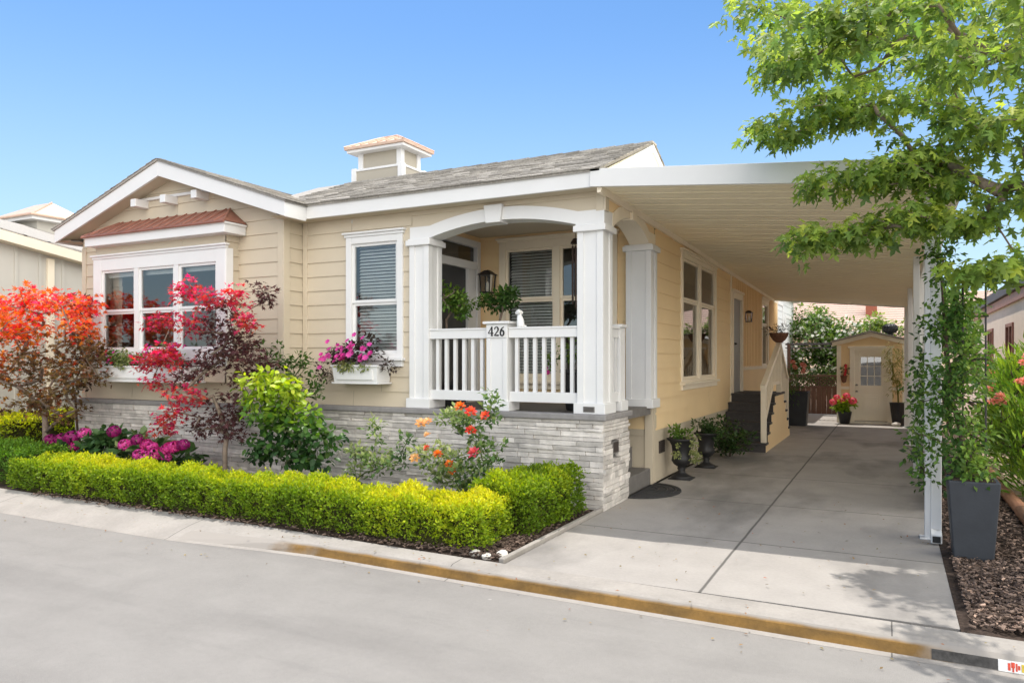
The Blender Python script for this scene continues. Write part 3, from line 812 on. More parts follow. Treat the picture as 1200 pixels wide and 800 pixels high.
def post(parent, x0, x1, y0, y1, z0, z1, name='porch_post', base_label=None):
    b = MB()
    b.box(x0+.015,x1-.015,y0+.015,y1-.015,z0+.1,z1-.06)
    s = .075
    for (a, c) in ((x0,x0+s),(x1-s,x1)):
        b.box(a,c,y0,y0+s-.02,z0+.1,z1-.08); b.box(a,c,y1-s+.02,y1,z0+.1,z1-.08)
    for (a, c) in ((y0+s-.019,y0+s+.01),(y1-s-.01,y1-s+.019)):
        b.box(x0,x0+.03,a,c,z0+.1,z1-.08); b.box(x1-.03,x1,a,c,z0+.1,z1-.08)
    p = b.build(name, M['white'], parent, bevel=.003)
    k = MB(); k.box(x0-.03,x1+.03,y0-.03,y1+.03,z0,z0+.115); k.build('plinth', M['white'], p, bevel=.006)
    k = MB(); k.box(x0-.035,x1+.035,y0-.035,y1+.035,z1-.085,z1-.02); k.box(x0-.015,x1+.015,y0-.015,y1+.015,z1-.021,z1); k.build('capital', M['white'], p, bevel=.006)
    return p

# ------------------------------------------------------------------ the house
XR, YF, YW = -2.74, 7.52, 7.17
XW0, XW1 = -11.08, -6.97
H = thing('house', 'cream single storey house with white trim, arched front porch and stone base', 'house', (-6.5, 9, 0))
Ff = fr((0,YF,0), FX, -FY); Fw = fr((0,YW,0), FX, -FY); Fs = fr((XR,0,0), FY, FX)
CZ = 1.015
# front walls
b = siding(MB(), Ff, flat((XW1,-5.22)), CZ, 3.41, [(-6.16,-5.40,1.66,3.09)])
siding(b, Ff, flat((-5.22,XR)), 3.335, 3.43, phase=.17); b.build('front_wall', M['cream'], H)
rid = -9.03
def rake(x): return 4.37 - .335*abs(x-rid)
def wl(z):
    h = (4.37-.195-z)/.335
    return (max(XW0, rid-h), min(XW1, rid+h))
b = siding(MB(), Fw, wl, CZ, 4.17, [(-10.15,-8.05,1.42,3.1)]); b.build('gable_wall', M['cream'], H)
siding(MB(), fr((XW1,0,0),FY,FX), flat((YW,YF)), CZ, 3.43).build('return_wall', M['cream'], H)
b = MB(); siding(b, fr((XW0,0,0),-FY,-FX), flat((-12,-YW)), .2, 3.43); b.build('return_wall', M['cream'], H)
for bxs in (((XW1-.085,XW1+.0,YW-.024,YW,CZ,3.40),(XW1+.001,XW1+.024,YW-.024,YW+.085,CZ,3.40)), ((XW1+.016,XW1+.09,YF-.024,YF,CZ,3.40),), ((XW0-.002,XW0+.09,YW-.024,YW,CZ,3.30),), ((XR-.085,XR+.001,YF-.026,YF,3.19,3.40),(XR+.002,XR+.026,YF-.026,YF+.08,3.19,3.40))):
    b = MB()
    for q in bxs: b.box(*q)
    b.build('corner_board', M['cream'], H, bevel=.003)
# rear shell so that rooms are dark inside
b = MB(); b.quad((XW0,9.2,0),(XW0,20.8,0),(XW0,20.8,3.45),(XW0,9.2,3.45)); b.quad((XW0,20.8,0),(XR,20.8,0),(XR,20.8,3.45),(XW0,20.8,3.45)); b.build('rear_wall', M['cream'], H)
b = MB(); b.box(XW0,XR-.2,YW+.6,20.7,.9,.95); b.build('interior_floor', M['room'], H)
b = MB(); b.box(XW0+.02,XR-.06,YF+.25,20.75,3.386,3.396); b.box(XW0+.02,XW1,YW+.02,YF+.25,3.386,3.396); b.build('ceiling', M['room'], H)
b = MB(); b.box(XW0+.05,-5.4,10.6,10.7,.95,3.38); b.box(-5.3,XR-.2,10.3,10.35,.95,3.38); b.box(-4.3,-4.25,10.4,20.6,.95,3.38); b.build('interior_wall', M['room'], H)
# side wall under the carport
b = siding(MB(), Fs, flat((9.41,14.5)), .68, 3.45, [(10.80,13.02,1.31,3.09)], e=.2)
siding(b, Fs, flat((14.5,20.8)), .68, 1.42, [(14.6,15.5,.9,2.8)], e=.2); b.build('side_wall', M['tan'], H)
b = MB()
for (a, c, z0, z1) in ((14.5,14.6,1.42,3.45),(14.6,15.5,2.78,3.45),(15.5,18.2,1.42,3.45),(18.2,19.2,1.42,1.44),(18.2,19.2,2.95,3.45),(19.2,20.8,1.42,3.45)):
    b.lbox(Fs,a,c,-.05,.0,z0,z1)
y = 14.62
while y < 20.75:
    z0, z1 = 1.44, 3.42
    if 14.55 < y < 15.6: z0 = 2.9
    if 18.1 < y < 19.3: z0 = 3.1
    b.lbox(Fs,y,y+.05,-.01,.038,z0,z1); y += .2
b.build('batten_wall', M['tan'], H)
b = MB(); b.lbox(Fs,15.62,20.8,-.01,.03,1.38,1.46); b.build('belt_trim', M['offwhite'], H, bevel=.004)
b = MB(); b.lbox(Fs,9.35,20.8,-.1,-.004,0,.7); b.lbox(Fs,9.34,9.46,-.1,.012,0,.98)
b.box(-3.6,XR-.006,9.30,9.36,.0,.98); b.box(-2.83,XR+.012,9.27,9.30,.0,.98); b.box(-3.6,-2.84,9.285,9.30,.62,.70); b.build('skirting', M['cream'], H, bevel=.003)
b = MB()
for y0 in (9.62, 12.05):
    b = MB(); b.lbox(Fs,y0,y0+.24,-.02,.012,.36,.52)
    for i in range(5): b.lbox(Fs,y0+.02,y0+.22,.010,.02,.375+i*.028,.388+i*.028)
    b.build('crawl_vent', M['vent'], H)
# soffit moulding along the carport
b = MB(); b.hexa([V((XR,7.3,3.34)),V((XR+.04,7.3,3.34)),V((XR+.04,20.8,3.07)),V((XR,20.8,3.07))],[V((XR,7.3,3.405)),V((XR+.06,7.3,3.405)),V((XR+.06,20.8,3.135)),V((XR,20.8,3.135))]); b.build('soffit_moulding', M['offwhite'], H)
for q in ((20.73,20.8,-.02,.04,.7,3.1),(14.42,14.5,-.01,.028,.7,3.2)):
    b = MB(); b.lbox(Fs,*q); b.build('side_corner_board', M['offwhite'], H)

# stone base
vh = (.42, .58, .5, .64)
b = ledger(MB(), fr((0,7.43,0),FX,-FY), -6.93, -2.715, -.02, .95)
ledger(b, fr((-2.715,0,0),FY,FX), 7.43, 8.26, -.02, .95, [(7.68,7.90,.56,.72)], ln=(.12,.4))
ledger(b, fr((0,7.08,0),FX,-FY), -11.12, -6.93, -.02, .95); ledger(b, fr((-6.93,0,0),FY,FX), 7.08, 7.43, -.02, .95, ln=(.1,.3))
ledger(b, fr((-11.12,0,0),-FY,-FX), -9.5, -7.08, -.02, .95)
st = b.build('stone_base', M['stone'], H)
b = MB(); b.box(-6.95,-2.745,7.46,7.56,-.02,.945); b.box(-2.80,-2.745,7.47,8.255,-.02,.94); b.box(-11.08,-6.96,7.11,7.2,-.02,.945); b.box(-2.9,-2.75,8.2,8.25,0,.94); b.build('mortar_backing', M['mortar'], st)
b = MB()
b.box(-6.91,-2.675,7.385,7.56,.95,1.015); b.box(-2.90,-2.672,7.56,8.30,.95,1.014); b.box(-11.16,-6.885,7.035,7.19,.95,1.0155); b.box(-6.98,-6.884,7.19,7.384,.95,1.0145)
b.build('base_cap', M['cap'], H, bevel=.012)
b = MB(); b.lbox(fr((-2.715,0,0),FY,FX),7.69,7.89,-.03,.012,.57,.71); b.build('foundation_vent', M['metal_grey'], H)
b = MB(); b.lbox(fr((-2.715,0,0),FY,FX),7.71,7.87,.008,.016,.585,.695); b.build('vent_screen', M['vent'], H)

# porch
b = MB(); b.box(-5.28,-2.75,7.56,9.3,.90,1.005); b.build('porch_floor', M['grey_step'], H)
b = MB(); b.box(-5.26,-2.76,7.72,9.29,3.34,3.40); b.build('porch_ceiling', M['cream'], H)
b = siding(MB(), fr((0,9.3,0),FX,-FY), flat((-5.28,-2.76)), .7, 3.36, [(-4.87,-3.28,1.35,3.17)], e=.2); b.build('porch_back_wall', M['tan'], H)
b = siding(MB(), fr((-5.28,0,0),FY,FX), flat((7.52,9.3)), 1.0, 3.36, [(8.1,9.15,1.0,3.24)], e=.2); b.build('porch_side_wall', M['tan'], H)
post(H, -5.23,-4.95,7.475,7.775,CZ,3.06); post(H, -3.035,-2.735,7.475,7.775,CZ,3.06)
post(H, -3.035,-2.702,9.13,9.405,.985,3.06)
b = MB(); arch(b, fr((0,7.495,0),FX,-FY), (-4.95,-3.035), -5.235, -2.73, 3.06, .135, .145, -.26, 0)
ar = b.build('porch_arch', M['white'], H, bevel=.003)
b = MB(); arch(b, fr((0,7.52,0),FX,-FY), (-4.95,-3.035), -5.23, XR-.004, 3.075, .135, 0, -.2, 0, top=3.43); b.build('porch_header', M['cream'], H)
b = MB(); b.prism([(-4.16,7.455,3.165),(-3.97,7.455,3.165),(-3.945,7.455,3.37),(-4.185,7.455,3.37)], (0,.2,0)); b.build('keystone', M['white'], ar, bevel=.005)
b = MB(); arch(b, fr((XR+.015,0,0),FY,FX), (7.775,9.13), 7.757, 9.40, 3.06, .19, .15, -.26, 0)
ar2 = b.build('porch_arch', M['offwhite'], H, bevel=.003)
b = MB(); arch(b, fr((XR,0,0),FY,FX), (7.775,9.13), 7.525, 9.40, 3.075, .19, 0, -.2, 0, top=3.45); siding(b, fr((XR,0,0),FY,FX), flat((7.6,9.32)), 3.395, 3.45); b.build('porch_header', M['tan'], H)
b = MB(); b.prism([(XR+.05,8.37,3.23),(XR+.05,8.53,3.23),(XR+.05,8.55,3.42),(XR+.05,8.35,3.42)], (-.15,0,0)); b.build('keystone', M['offwhite'], ar2, bevel=.005)
b = MB(); b.lbox(fr((0,7.445,0),FX,-FY),-2.95,-2.82,-.002,.006,1.035,1.095); b.build('plate', M['metal_grey'], H)
b = MB()
for i in range(4): b.lbox(fr((0,7.445,0),FX,-FY),-2.94,-2.83,.004,.009,1.043+i*.013,1.049+i*.013)
b.build('plate_slot', M['vent'], H)
# railing
RZ = 1.965
def rail_bay(boxes, bars):
    rl = MB()
    for q in boxes[:2]: rl.box(*q)
    R_ = rl.build('railing', M['white'], H, bevel=.004)
    k = MB(); k.box(*boxes[2]); k.build('bottom_rail', M['white'], R_, bevel=.004)
    for q in bars:
        k = MB(); k.box(*q); k.build('baluster', M['white'], R_)
for (a, c, k) in ((-4.95,-4.16,6),(-3.88,-3.035,7)):
    rail_bay([(a,c,7.50,7.60,RZ-.12,RZ-.02),(a,c,7.49,7.615,RZ-.021,RZ),(a,c,7.51,7.59,1.12,1.235)],
             [(x-.02,x+.02,7.53,7.57,1.23,RZ-.115) for x in [a+(c-a)*(i+.75)/(k+.5) for i in range(k)]])
rail_bay([(-2.80,-2.76,7.775,8.06,RZ-.12,RZ-.02),(-2.82,-2.74,7.775,8.06,RZ-.021,RZ-.001),(-2.80,-2.76,7.775,8.06,1.12,1.235)], [(-2.80,-2.765,y-.018,y+.018,1.23,RZ-.115) for y in (7.88,7.98)])
q = MB(); q.box(-4.155,-3.885,7.48,7.70,CZ+.1,2.005); q.box(-4.155,-4.10,7.468,7.48,CZ+.1,1.84); q.box(-3.94,-3.885,7.468,7.48,CZ+.1,1.84); q.box(-4.155,-3.885,7.466,7.48,1.845,2.0)
q.box(-4.185,-3.855,7.45,7.73,CZ,CZ+.115); q.box(-4.19,-3.85,7.44,7.74,2.005,2.035)
NP = q.build('newel_post', M['white'], H, bevel=.005)
q = MB(); q.box(-2.93,-2.745,8.06,8.24,CZ+.1,1.965); q.box(-2.96,-2.72,8.04,8.27,CZ,CZ+.115); q.box(-2.96,-2.72,8.035,8.275,1.965,2.0); q.build('newel_post', M['white'], H, bevel=.005)
# house number 426
def stroke(b, pts, ws, y):
    for (p, q_, w0, w1) in zip(pts[:-1], pts[1:], ws[:-1], ws[1:]):
        d = V((q_[0]-p[0], 0, q_[1]-p[1])).normalized(); n = V((-d.z,0,d.x)); e = d*.0015
        P0 = V((p[0],y,p[1]))-e; P1 = V((q_[0],y,q_[1]))+e
        b.hexa([P0-n*w0,P1-n*w1,P1-n*w1-V((0,.006,0)),P0-n*w0-V((0,.006,0))],[P0+n*w0,P1+n*w1,P1+n*w1-V((0,.006,0)),P0+n*w0-V((0,.006,0))])
        y -= .0004
b = MB(); Yn = 7.465; hz, hh = 1.868, .105
def G(cx, pts): return [(cx+x*hh*.62, hz+z*hh) for x, z in pts]
stroke(b, G(-4.092,[(.22,1),(-.5,.30),(.5,.30)]), [.004,.004,.005], Yn); stroke(b, G(-4.092,[(.22,0),(.22,1)]), [.0085,.0085], Yn); stroke(b, G(-4.092,[(.02,0.02),(.42,.02)]), [.003,.003], Yn)
th = [PI*.95-PI*1.15*i/10 for i in range(11)]
stroke(b, G(-4.018,[(.36*math.cos(t), .70+.28*math.sin(t)) for t in th]+[(-.40,.06),(.44,.06)]), [.006,.006,.005,.004,.005,.006,.008,.009,.009,.008,.007,.004,.009], Yn)
th = [PI*.5+2*PI*i/18 for i in range(19)]
stroke(b, G(-3.944,[(.36*math.cos(t), .31+.29*math.sin(t)) for t in th]), [.006+.003*abs(math.cos(t)) for t in th], Yn)
stroke(b, G(-3.944,[(.30,.95),(.02,.86),(-.22,.66),(-.36,.34)]), [.004,.006,.008,.009], Yn)
b.build('house_number', M['digit'], NP)

# porch door (in the left side wall), transom, back window, entry step
Fd = fr((-5.28,0,0), FY, FX)
b = MB(); b.lbox(Fd,8.04,8.12,-.02,.05,1.0,3.27); b.lbox(Fd,9.15,9.24,-.02,.05,1.0,3.27); b.lbox(Fd,8.12,9.15,-.02,.047,3.18,3.27); b.lbox(Fd,8.12,9.15,-.02,.047,2.86,2.97); b.lbox(Fd,8.92,9.15,-.03,.03,1.0,2.86)
dr = b.build('porch_door', M['white'], H, bevel=.004)
b = MB(); b.lbox(Fd,8.12,8.92,-.05,-.01,1.0,2.86); b.build('door_panel', M['door_dark'], dr)
b = MB(); b.quad(V((-5.29,8.12,2.97)),V((-5.29,9.15,2.97)),V((-5.29,9.15,3.18)),V((-5.29,8.12,3.18))); b.build('transom_pane', M['glass'], dr)
b = MB(); b.tube([(-5.25,8.83,1.95),(-5.20,8.83,1.95),(-5.20,8.80,1.95)],.012,6); b.tube([(-5.25,8.84,2.0),(-5.24,8.84,1.85)],.02,6); b.build('handle', M['bronze'], dr)
window(H, fr((0,9.3,0),FX,-FY), -4.95, -3.2, 1.30, 3.24, [.64,.62], rail=.60, casing=.10, mt='offwhite', blind_cols=[0])
b = MB(); b.box(-3.6,XR-.01,8.32,9.26,0,.21); b.build('entry_step', M['grey_step'], H, bevel=.008)
b = MB(); b.box(-3.6,-2.99,8.6,9.26,.21,.47); b.box(-3.6,-3.28,8.6,9.26,.47,.73); b.box(-3.6,-3.55,8.4,9.26,.73,.97); b.build('entry_step', M['grey_step'], H, bevel=.008)

# front window
window(H, Ff, -6.22, -5.34, 1.62, 3.15, [1], rail=.46, casing=.085, mt='white')
# side windows
sw = window(H, Fs, 10.72, 13.1, 1.26, 3.16, [1,1], rails=[.66], casing=.07, mt='offwhite', blind=False)
for a in (10.84, 11.99):
    b = MB(); n0 = 14
    for i in range(n0):
        u0_, u1_ = a+.46*i/n0, a+.46*(i+1)/n0; d0, d1 = (-.09, -.11) if i % 2 else (-.11, -.09)
        b.quad(V((XR+d0,u0_,1.36)),V((XR+d1,u1_,1.36)),V((XR+d1,u1_,2.5)),V((XR+d0,u0_,2.5)))
    b.build('curtain', M['curtain'], sw)
window(H, Fs, 18.15, 19.25, 1.40, 3.02, [1], rails=[.66], casing=.09, mt='offwhite', sill=False, blind=False)
# side door
b = MB(); b.lbox(Fs,14.52,14.6,-.02,.05,.95,2.9); b.lbox(Fs,15.5,15.6,-.02,.05,.95,2.9); b.lbox(Fs,14.6,15.5,-.02,.047,2.78,2.9); b.lbox(Fs,14.5,15.62,-.02,.07,2.9,2.95)
sd = b.build('side_door', M['offwhite'], H, bevel=.004)
b = MB(); b.lbox(Fs,14.6,15.5,-.06,.0,.95,2.78); b.build('door_panel', M['door_grey'], sd)
b = MB(); b.tube([(XR,14.7,1.9),(XR+.06,14.7,1.9)],.02,8); b.lathe([(.001,0),(.028,.01),(.028,.03),(.001,.045)],(XR+.06,14.7,1.88),10); b.build('handle', M['black'], sd)

# bay: box window under its own copper roof
Fb = fr((0,6.95,0), FX, -FY)
b = MB()
siding(b, fr((-7.77,0,0),FY,FX), flat((6.95,YW)), 1.30, 3.24); siding(b, fr((-10.44,0,0),-FY,-FX), flat((-YW,-6.95)), 1.30, 3.24)
siding(b, Fb, flat((-10.44,-7.77)), 3.05, 3.24, e=.2); siding(b, Fb, flat((-10.44,-7.77)), 1.30, 1.64, e=.2)
b.quad((-10.44,6.95,1.3),(-7.77,6.95,1.3),(-7.77,YW,1.3),(-10.44,YW,1.3)); b.quad((-10.44,6.95,3.24),(-7.77,6.95,3.24),(-7.77,YW,3.24),(-10.44,YW,3.24))
BAY = b.build('bay', M['cream'], H)
wb = window(H, Fb, -10.46, -7.75, 1.62, 3.06, [1,1,1], rail=.475, casing=.17, mt='white', sill=True, label='three part bay window with white frames', blind=False, proud=.03)
for q in ((-7.77,-7.735,6.925,6.955+.09,1.62,3.06),(-10.475,-10.44,6.925,7.04,1.62,3.06)):
    k = MB(); k.box(*q); k.build('side_casing', M['white'], wb, bevel=.004)
for i in range(3):
    a = -10.30+i*.82; k = MB(); k.box(a,a+.72,7.05,7.10,2.80,3.02); k.build('valance', M['blind'], wb)
b = MB(); b.box(-10.47,-7.62,6.79,YW-.02,3.235,3.37); b.box(-10.49,-7.60,6.775,YW-.02,3.345,3.375); b.build('bay_fascia', M['white'], H, bevel=.005)
b = MB()
e0, e1, t0, t1 = V((-10.50,6.76,3.378)), V((-7.59,6.76,3.378)), V((-10.18,YW-.02,3.62)), V((-7.91,YW-.02,3.62))
w0, w1 = V((-10.50,YW-.02,3.378)), V((-7.59,YW-.02,3.378))
b.add([e0,e1,t1,t0,w0,w1], [(0,1,2,3),(0,3,4),(1,5,2),(0,4,5,1)])
for i in range(1, 15):
    f = i/15; p = e0.lerp(e1, f); q = p.copy(); g = min(1, (p.x-e0.x)/.32, (e1.x-p.x)/.32)
    q = V((p.x, 6.76+(YW-.02-6.76)*g, 3.378+(3.62-3.378)*g))
    b.tube([p+V((0,0,.006)), q+V((0,0,.006))], .011, 5)
b.tube([e0,t0],.014,5); b.tube([e1,t1],.016,5); b.tube([e0-V((0,0,.01)),e1-V((0,0,.01))],.016,5)
b.build('bay_roof', M['copper'], H)
# gable ornament: trim with three beam ends
b = MB(); b.box(-9.95,-8.10,YW-.045,YW,3.885,3.925)
for x in (-9.62,-9.0,-8.38): b.box(x-.055,x+.055,YW-.22,YW,3.775,3.884)
b.build('gable_beam', M['white'], H, bevel=.005)

# roofs and fascias
YE = 6.90
b = MB()
for s in (-1, 1):
    xe = rid + s*2.36; n = V((s*.335,0,1)).normalized()
    pr = [V((rid,YE-.02,rake(rid)-.03)), V((xe,YE-.02,rake(xe)-.03))]
    b.hexa([pr[0],pr[1],pr[1]+V((0,4.4,0)),pr[0]+V((0,4.4,0))],[p+V((0,0,.028)) for p in (pr[0],pr[1],pr[1]+V((0,4.4,0)),pr[0]+V((0,4.4,0)))])
    shingles(b, (rid,YE-.03,rake(rid)), (0,1,0), V((s,0,-.335)).normalized(), n, 4.4, 2.36*math.hypot(1,.335)+.03)
b.build('wing_roof', M['shingle'], H)
b = MB()
for s in (-1, 1):
    xe = rid+s*2.34
    b.prism([(rid,YE,rake(rid)-.03),(xe,YE,rake(xe)-.03),(xe,YE,rake(xe)-.215),(rid,YE,rake(rid)-.235)], (0,.035,0))
xe = rid+2.34
b.box(xe-.035,xe,YE+.036,7.279,rake(xe)-.215,rake(xe)-.03)
b.box(rid-2.34,rid-2.305,YE+.036,11.2,rake(xe)-.215,rake(xe)-.03)
b.build('rake_board', M['white'], H, bevel=.004)
b = MB()
for s in (-1, 1):
    xe = rid+s*2.30; b.quad((rid,YE+.03,rake(rid)-.205),(xe,YE+.03,rake(xe)-.205),(xe,YW+.03,rake(xe)-.205),(rid,YW+.03,rake(rid)-.205))
b.quad((XW1-.01,YE+.03,3.40),(rid+2.31,YE+.03,3.40),(rid+2.31,YF+.02,3.40),(XW1-.01,YF+.02,3.40))
b.quad((rid-2.31,YE+.03,3.40),(XW0+.01,YE+.03,3.40),(XW0+.01,11,3.40),(rid-2.31,11,3.40))
b.quad((rid+2.312,7.29,3.402),(-2.76,7.29,3.402),(-2.76,YF+.03,3.402),(rid+2.312,YF+.03,3.402)); b.build('soffit', M['cream'], H)
b = MB(); b.box(rid+2.306,-2.81,7.28,7.315,3.40,3.585); b.build('fascia', M['white'], H, bevel=.004)
sl_ = math.atan2(.77,1.94); d = V((0,-math.cos(sl_),-math.sin(sl_))); n = V((0,-math.sin(sl_),math.cos(sl_)))
rz = 4.355; ry = 9.2
b = MB(); b.hexa([V((-8.2,7.26,3.557)),V((-2.70,7.26,3.557)),V((-2.70,ry,rz-.03)),V((-8.2,ry,rz-.03))],[V((-8.2,7.26,3.585)),V((-2.70,7.26,3.585)),V((-2.70,ry,rz)),V((-8.2,ry,rz))])
shingles(b, (-7.6,ry,rz), (1,0,0), d, n, 4.92, math.hypot(1.94,.77)+.02)
b.hexa([V((-8.2,ry,rz-.03)),V((-2.70,ry,rz-.03)),V((-2.70,11.6,3.40)),V((-8.2,11.6,3.40))],[V((-8.2,ry,rz)),V((-2.70,ry,rz)),V((-2.70,11.6,3.43)),V((-8.2,11.6,3.43))])
shingles(b, (-2.68,ry,rz), (-1,0,0), V((0,2.4,-.93)).normalized(), V((0,.93,2.4)).normalized(), 4.9, 2.5)
for i in range(20): b.hexa([V((-7.6+i*.246,ry-.1,rz-.035)),V((-7.6+i*.246+.25,ry-.1,rz-.03)),V((-7.6+i*.246+.25,ry+.1,rz-.03)),V((-7.6+i*.246,ry+.1,rz-.035))],[V((-7.6+i*.246,ry-.1,rz-.018)),V((-7.6+i*.246+.25,ry-.1,rz-.008)),V((-7.6+i*.246+.25,ry+.1,rz-.008)),V((-7.6+i*.246,ry+.1,rz-.018))])
b.build('main_roof', M['shingle'], H)
b = MB(); b.prism([(XR+.035,7.30,3.55),(XR+.035,ry,rz-.035),(XR+.035,11.5,3.42)], (-.05,0,0))
b.build('gable_end', M['panel_white'], H)
b = MB(); b.prism([(XR+.05,7.27,3.52),(XR+.05,ry,rz-.03),(XR+.05,ry,rz-.13),(XR+.05,7.55,3.52)], (-.014,0,0)); b.prism([(XR+.05,ry,rz-.03),(XR+.05,11.5,3.43),(XR+.05,11.3,3.43),(XR+.05,ry,rz-.13)], (-.014,0,0)); b.build('rake_board', M['white'], H)
b = MB(); b.box(-11.35,XR-.01,11.2,20.8,3.42,3.47); b.build('rear_roof', M['shingle'], H)
# cupola
cx0, cx1, cy0, cy1 = -7.60, -6.62, 9.28, 9.96
b = MB(); b.box(cx0+.02,cx1-.02,cy0+.02,cy1-.02,4.2,4.56); b.box(cx0+.1,cx1-.1,cy0+.1,cy1-.1,4.56,4.84)
CU = b.build('cupola', M['cupola_wall'], H)
b = MB()
for x in (cx0, cx1-.09):
    for y_ in (cy0, cy1-.09): b.box(x,x+.09,y_,y_+.09,4.2,4.60)
for x in (cx0+.075, cx1-.165):
    for y_ in (cy0+.075, cy1-.165): b.box(x,x+.09,y_,y_+.09,4.57,4.84)
b.box(cx0+.09,cx1-.09,cy0+.005,cy0+.11,4.55,4.585); b.box(cx0+.09,cx1-.09,cy1-.11,cy1-.005,4.55,4.585)
b.box(cx0+.005,cx0+.11,cy0+.09,cy1-.09,4.551,4.586); b.box(cx1-.11,cx1-.005,cy0+.09,cy1-.09,4.551,4.586)
b.box(cx0-.05,cx1+.05,cy0-.05,cy1+.05,4.84,4.885); b.build('corner_board', M['white'], CU, bevel=.004)
b = MB()
ex0, ex1, ey0, ey1 = cx0-.08, cx1+.08, cy0-.08, cy1+.08; my = (ey0+ey1)/2
b.box(ex0,ex1,ey0,ey1,4.886,4.925)
b.add([(ex0,ey0,4.925),(ex1,ey0,4.925),(ex1,ey1,4.925),(ex0,ey1,4.925),(ex0+.42,my,5.13),(ex1-.42,my,5.13)],[(0,1,5,4),(1,2,5),(2,3,4,5),(3,0,4)])
for i in range(1,7):
    x = ex0+(ex1-ex0)*i/7; g = min(1, (x-ex0)/.42, (ex1-x)/.42)
    b.tube([(x,ey0,4.935),(x,ey0+(my-ey0)*g,4.93+.205*g)],.012,5)
for y_ in (ey0+.25, my, ey1-.25):
    g = 1-abs(y_-my)/(my-ey0); b.tube([(ex1,y_,4.935),(ex1-.42*g,y_,4.93+.205*g)],.012,5)
b.tube([(ex0,ey0,4.93),(ex0+.42,my,5.135),(ex1-.42,my,5.135),(ex1,ey0,4.93)],.016,5); b.tube([(ex1-.42,my,5.135),(ex1,ey1,4.93)],.016,5)
b.build('cupola_roof', M['copper_light'], CU)
b = MB(); b.lathe([(.001,0),(.07,0),(.075,.012),(.04,.018),(.001,.018)], (-10.98,6.99,3.385), 16); b.build('recessed_light', M['bronze'], H)

# side stairs with rails
YS = 13.32; LZ = .96; X1 = -1.93
b = MB()
for i in range(5):
    zt = LZ*(i+1)/6; b.box(XR+.01,X1,YS+i*.225,14.46,zt-.16,zt-.036) ; b.box(XR+.01,X1+.02,YS-.025+i*.225,YS+.235+i*.225,zt-.036,zt)
b.box(XR+.01,X1+.02,14.42,15.75,LZ-.04,LZ); b.box(XR+.01,X1,14.445,15.7,.6,LZ-.041)
for i in range(4): zt = LZ*(4-i)/5; b.box(XR+.01,X1+.02,15.75+i*.225,16.0+i*.225,zt-.036,zt)
SS = b.build('side_stairs', M['step'], H, bevel=.004)
b = MB()
pts = [(X1+.002,YS+.03,0)]
for i in range(5): pts += [(X1+.002,YS+.03+i*.225,LZ*(i+1)/6-.038),(X1+.002,YS+.03+(i+1)*.225,LZ*(i+1)/6-.038)]
pts += [(X1+.002,14.47,LZ-.042),(X1+.002,15.7,LZ-.042)]
for i in range(4): pts += [(X1+.002,15.74+i*.225,LZ*(4-i)/5-.038),(X1+.002,15.74+(i+1)*.225,LZ*(4-i)/5-.038)]
pts += [(X1+.002,16.7,0)]
b.prism(pts, (-.05,0,0)); b.build('stair_side_panel', M['tan'], SS)
b = MB()
def rail(b, p, q, w=.045, h=.09):
    p, q = V(p), V(q); wv = V((w,0,0)); hv = V((0,0,h))
    b.hexa([p-wv,p+wv,q+wv,q-wv],[p-wv+hv,p+wv+hv,q+wv+hv,q-wv+hv])
b.box(X1-.09,X1-.0,YS+.06,YS+.15,.16,1.08); b.box(X1-.09,X1,15.32,15.41,LZ,1.93); b.box(X1-.09,X1,16.45,16.54,.2,1.2)
rail(b, (X1-.045,YS+.02,1.07), (X1-.045,15.36,1.86)); rail(b, (X1-.045,15.36,1.86), (X1-.045,16.58,1.12))
rail(b, (X1-.045,YS+.1,.42), (X1-.045,14.5,LZ+.16), .025, .06); rail(b, (X1-.045,14.5,LZ+.16),(X1-.045,15.36,LZ+.16), .024, .06); rail(b, (X1-.045,15.4,LZ+.16),(X1-.045,16.5,.4), .025, .06)
SR = b.build('stair_rail', M['offwhite'], SS, bevel=.004)
for i in range(9):
    y = YS+.32+i*.19; zt = 1.07+(y-YS-.02)/(15.36-YS-.02)*.79; zb = min(.42+(y-YS-.1)/(14.5-YS-.1)*(LZ+.16-.42), LZ+.16)
    k = MB(); k.box(X1-.06,X1-.03,y,y+.03,zb+.05,zt+.01); k.build('baluster', M['offwhite'], SR)
for i in range(5):
    y = 15.55+i*.18; f = (y-15.36)/1.22
    k = MB(); k.box(X1-.06,X1-.03,y,y+.03,LZ+.2-f*.72,1.87-f*.74); k.build('baluster', M['offwhite'], SR)
# rear extension
b = siding(MB(), fr((-2.80,0,0),FY,FX), flat((20.82,25.2)), .1, 3.4, e=.22); b.quad((-8,25.2,0),(-2.8,25.2,0),(-2.8,25.2,3.4),(-8,25.2,3.4)); b.box(-8,-2.6,20.82,25.4,3.4,3.48); b.build('rear_extension', M['blue_grey'], H)
window(H, fr((-2.80,0,0),FY,FX), 21.2, 22.5, 2.3, 3.2, [1], blind=False, sill=False, crown=False)
window(H, fr((-2.80,0,0),FY,FX), 23.0, 24.6, 1.2, 2.9, [1], rail=.5, blind=False, crown=False)

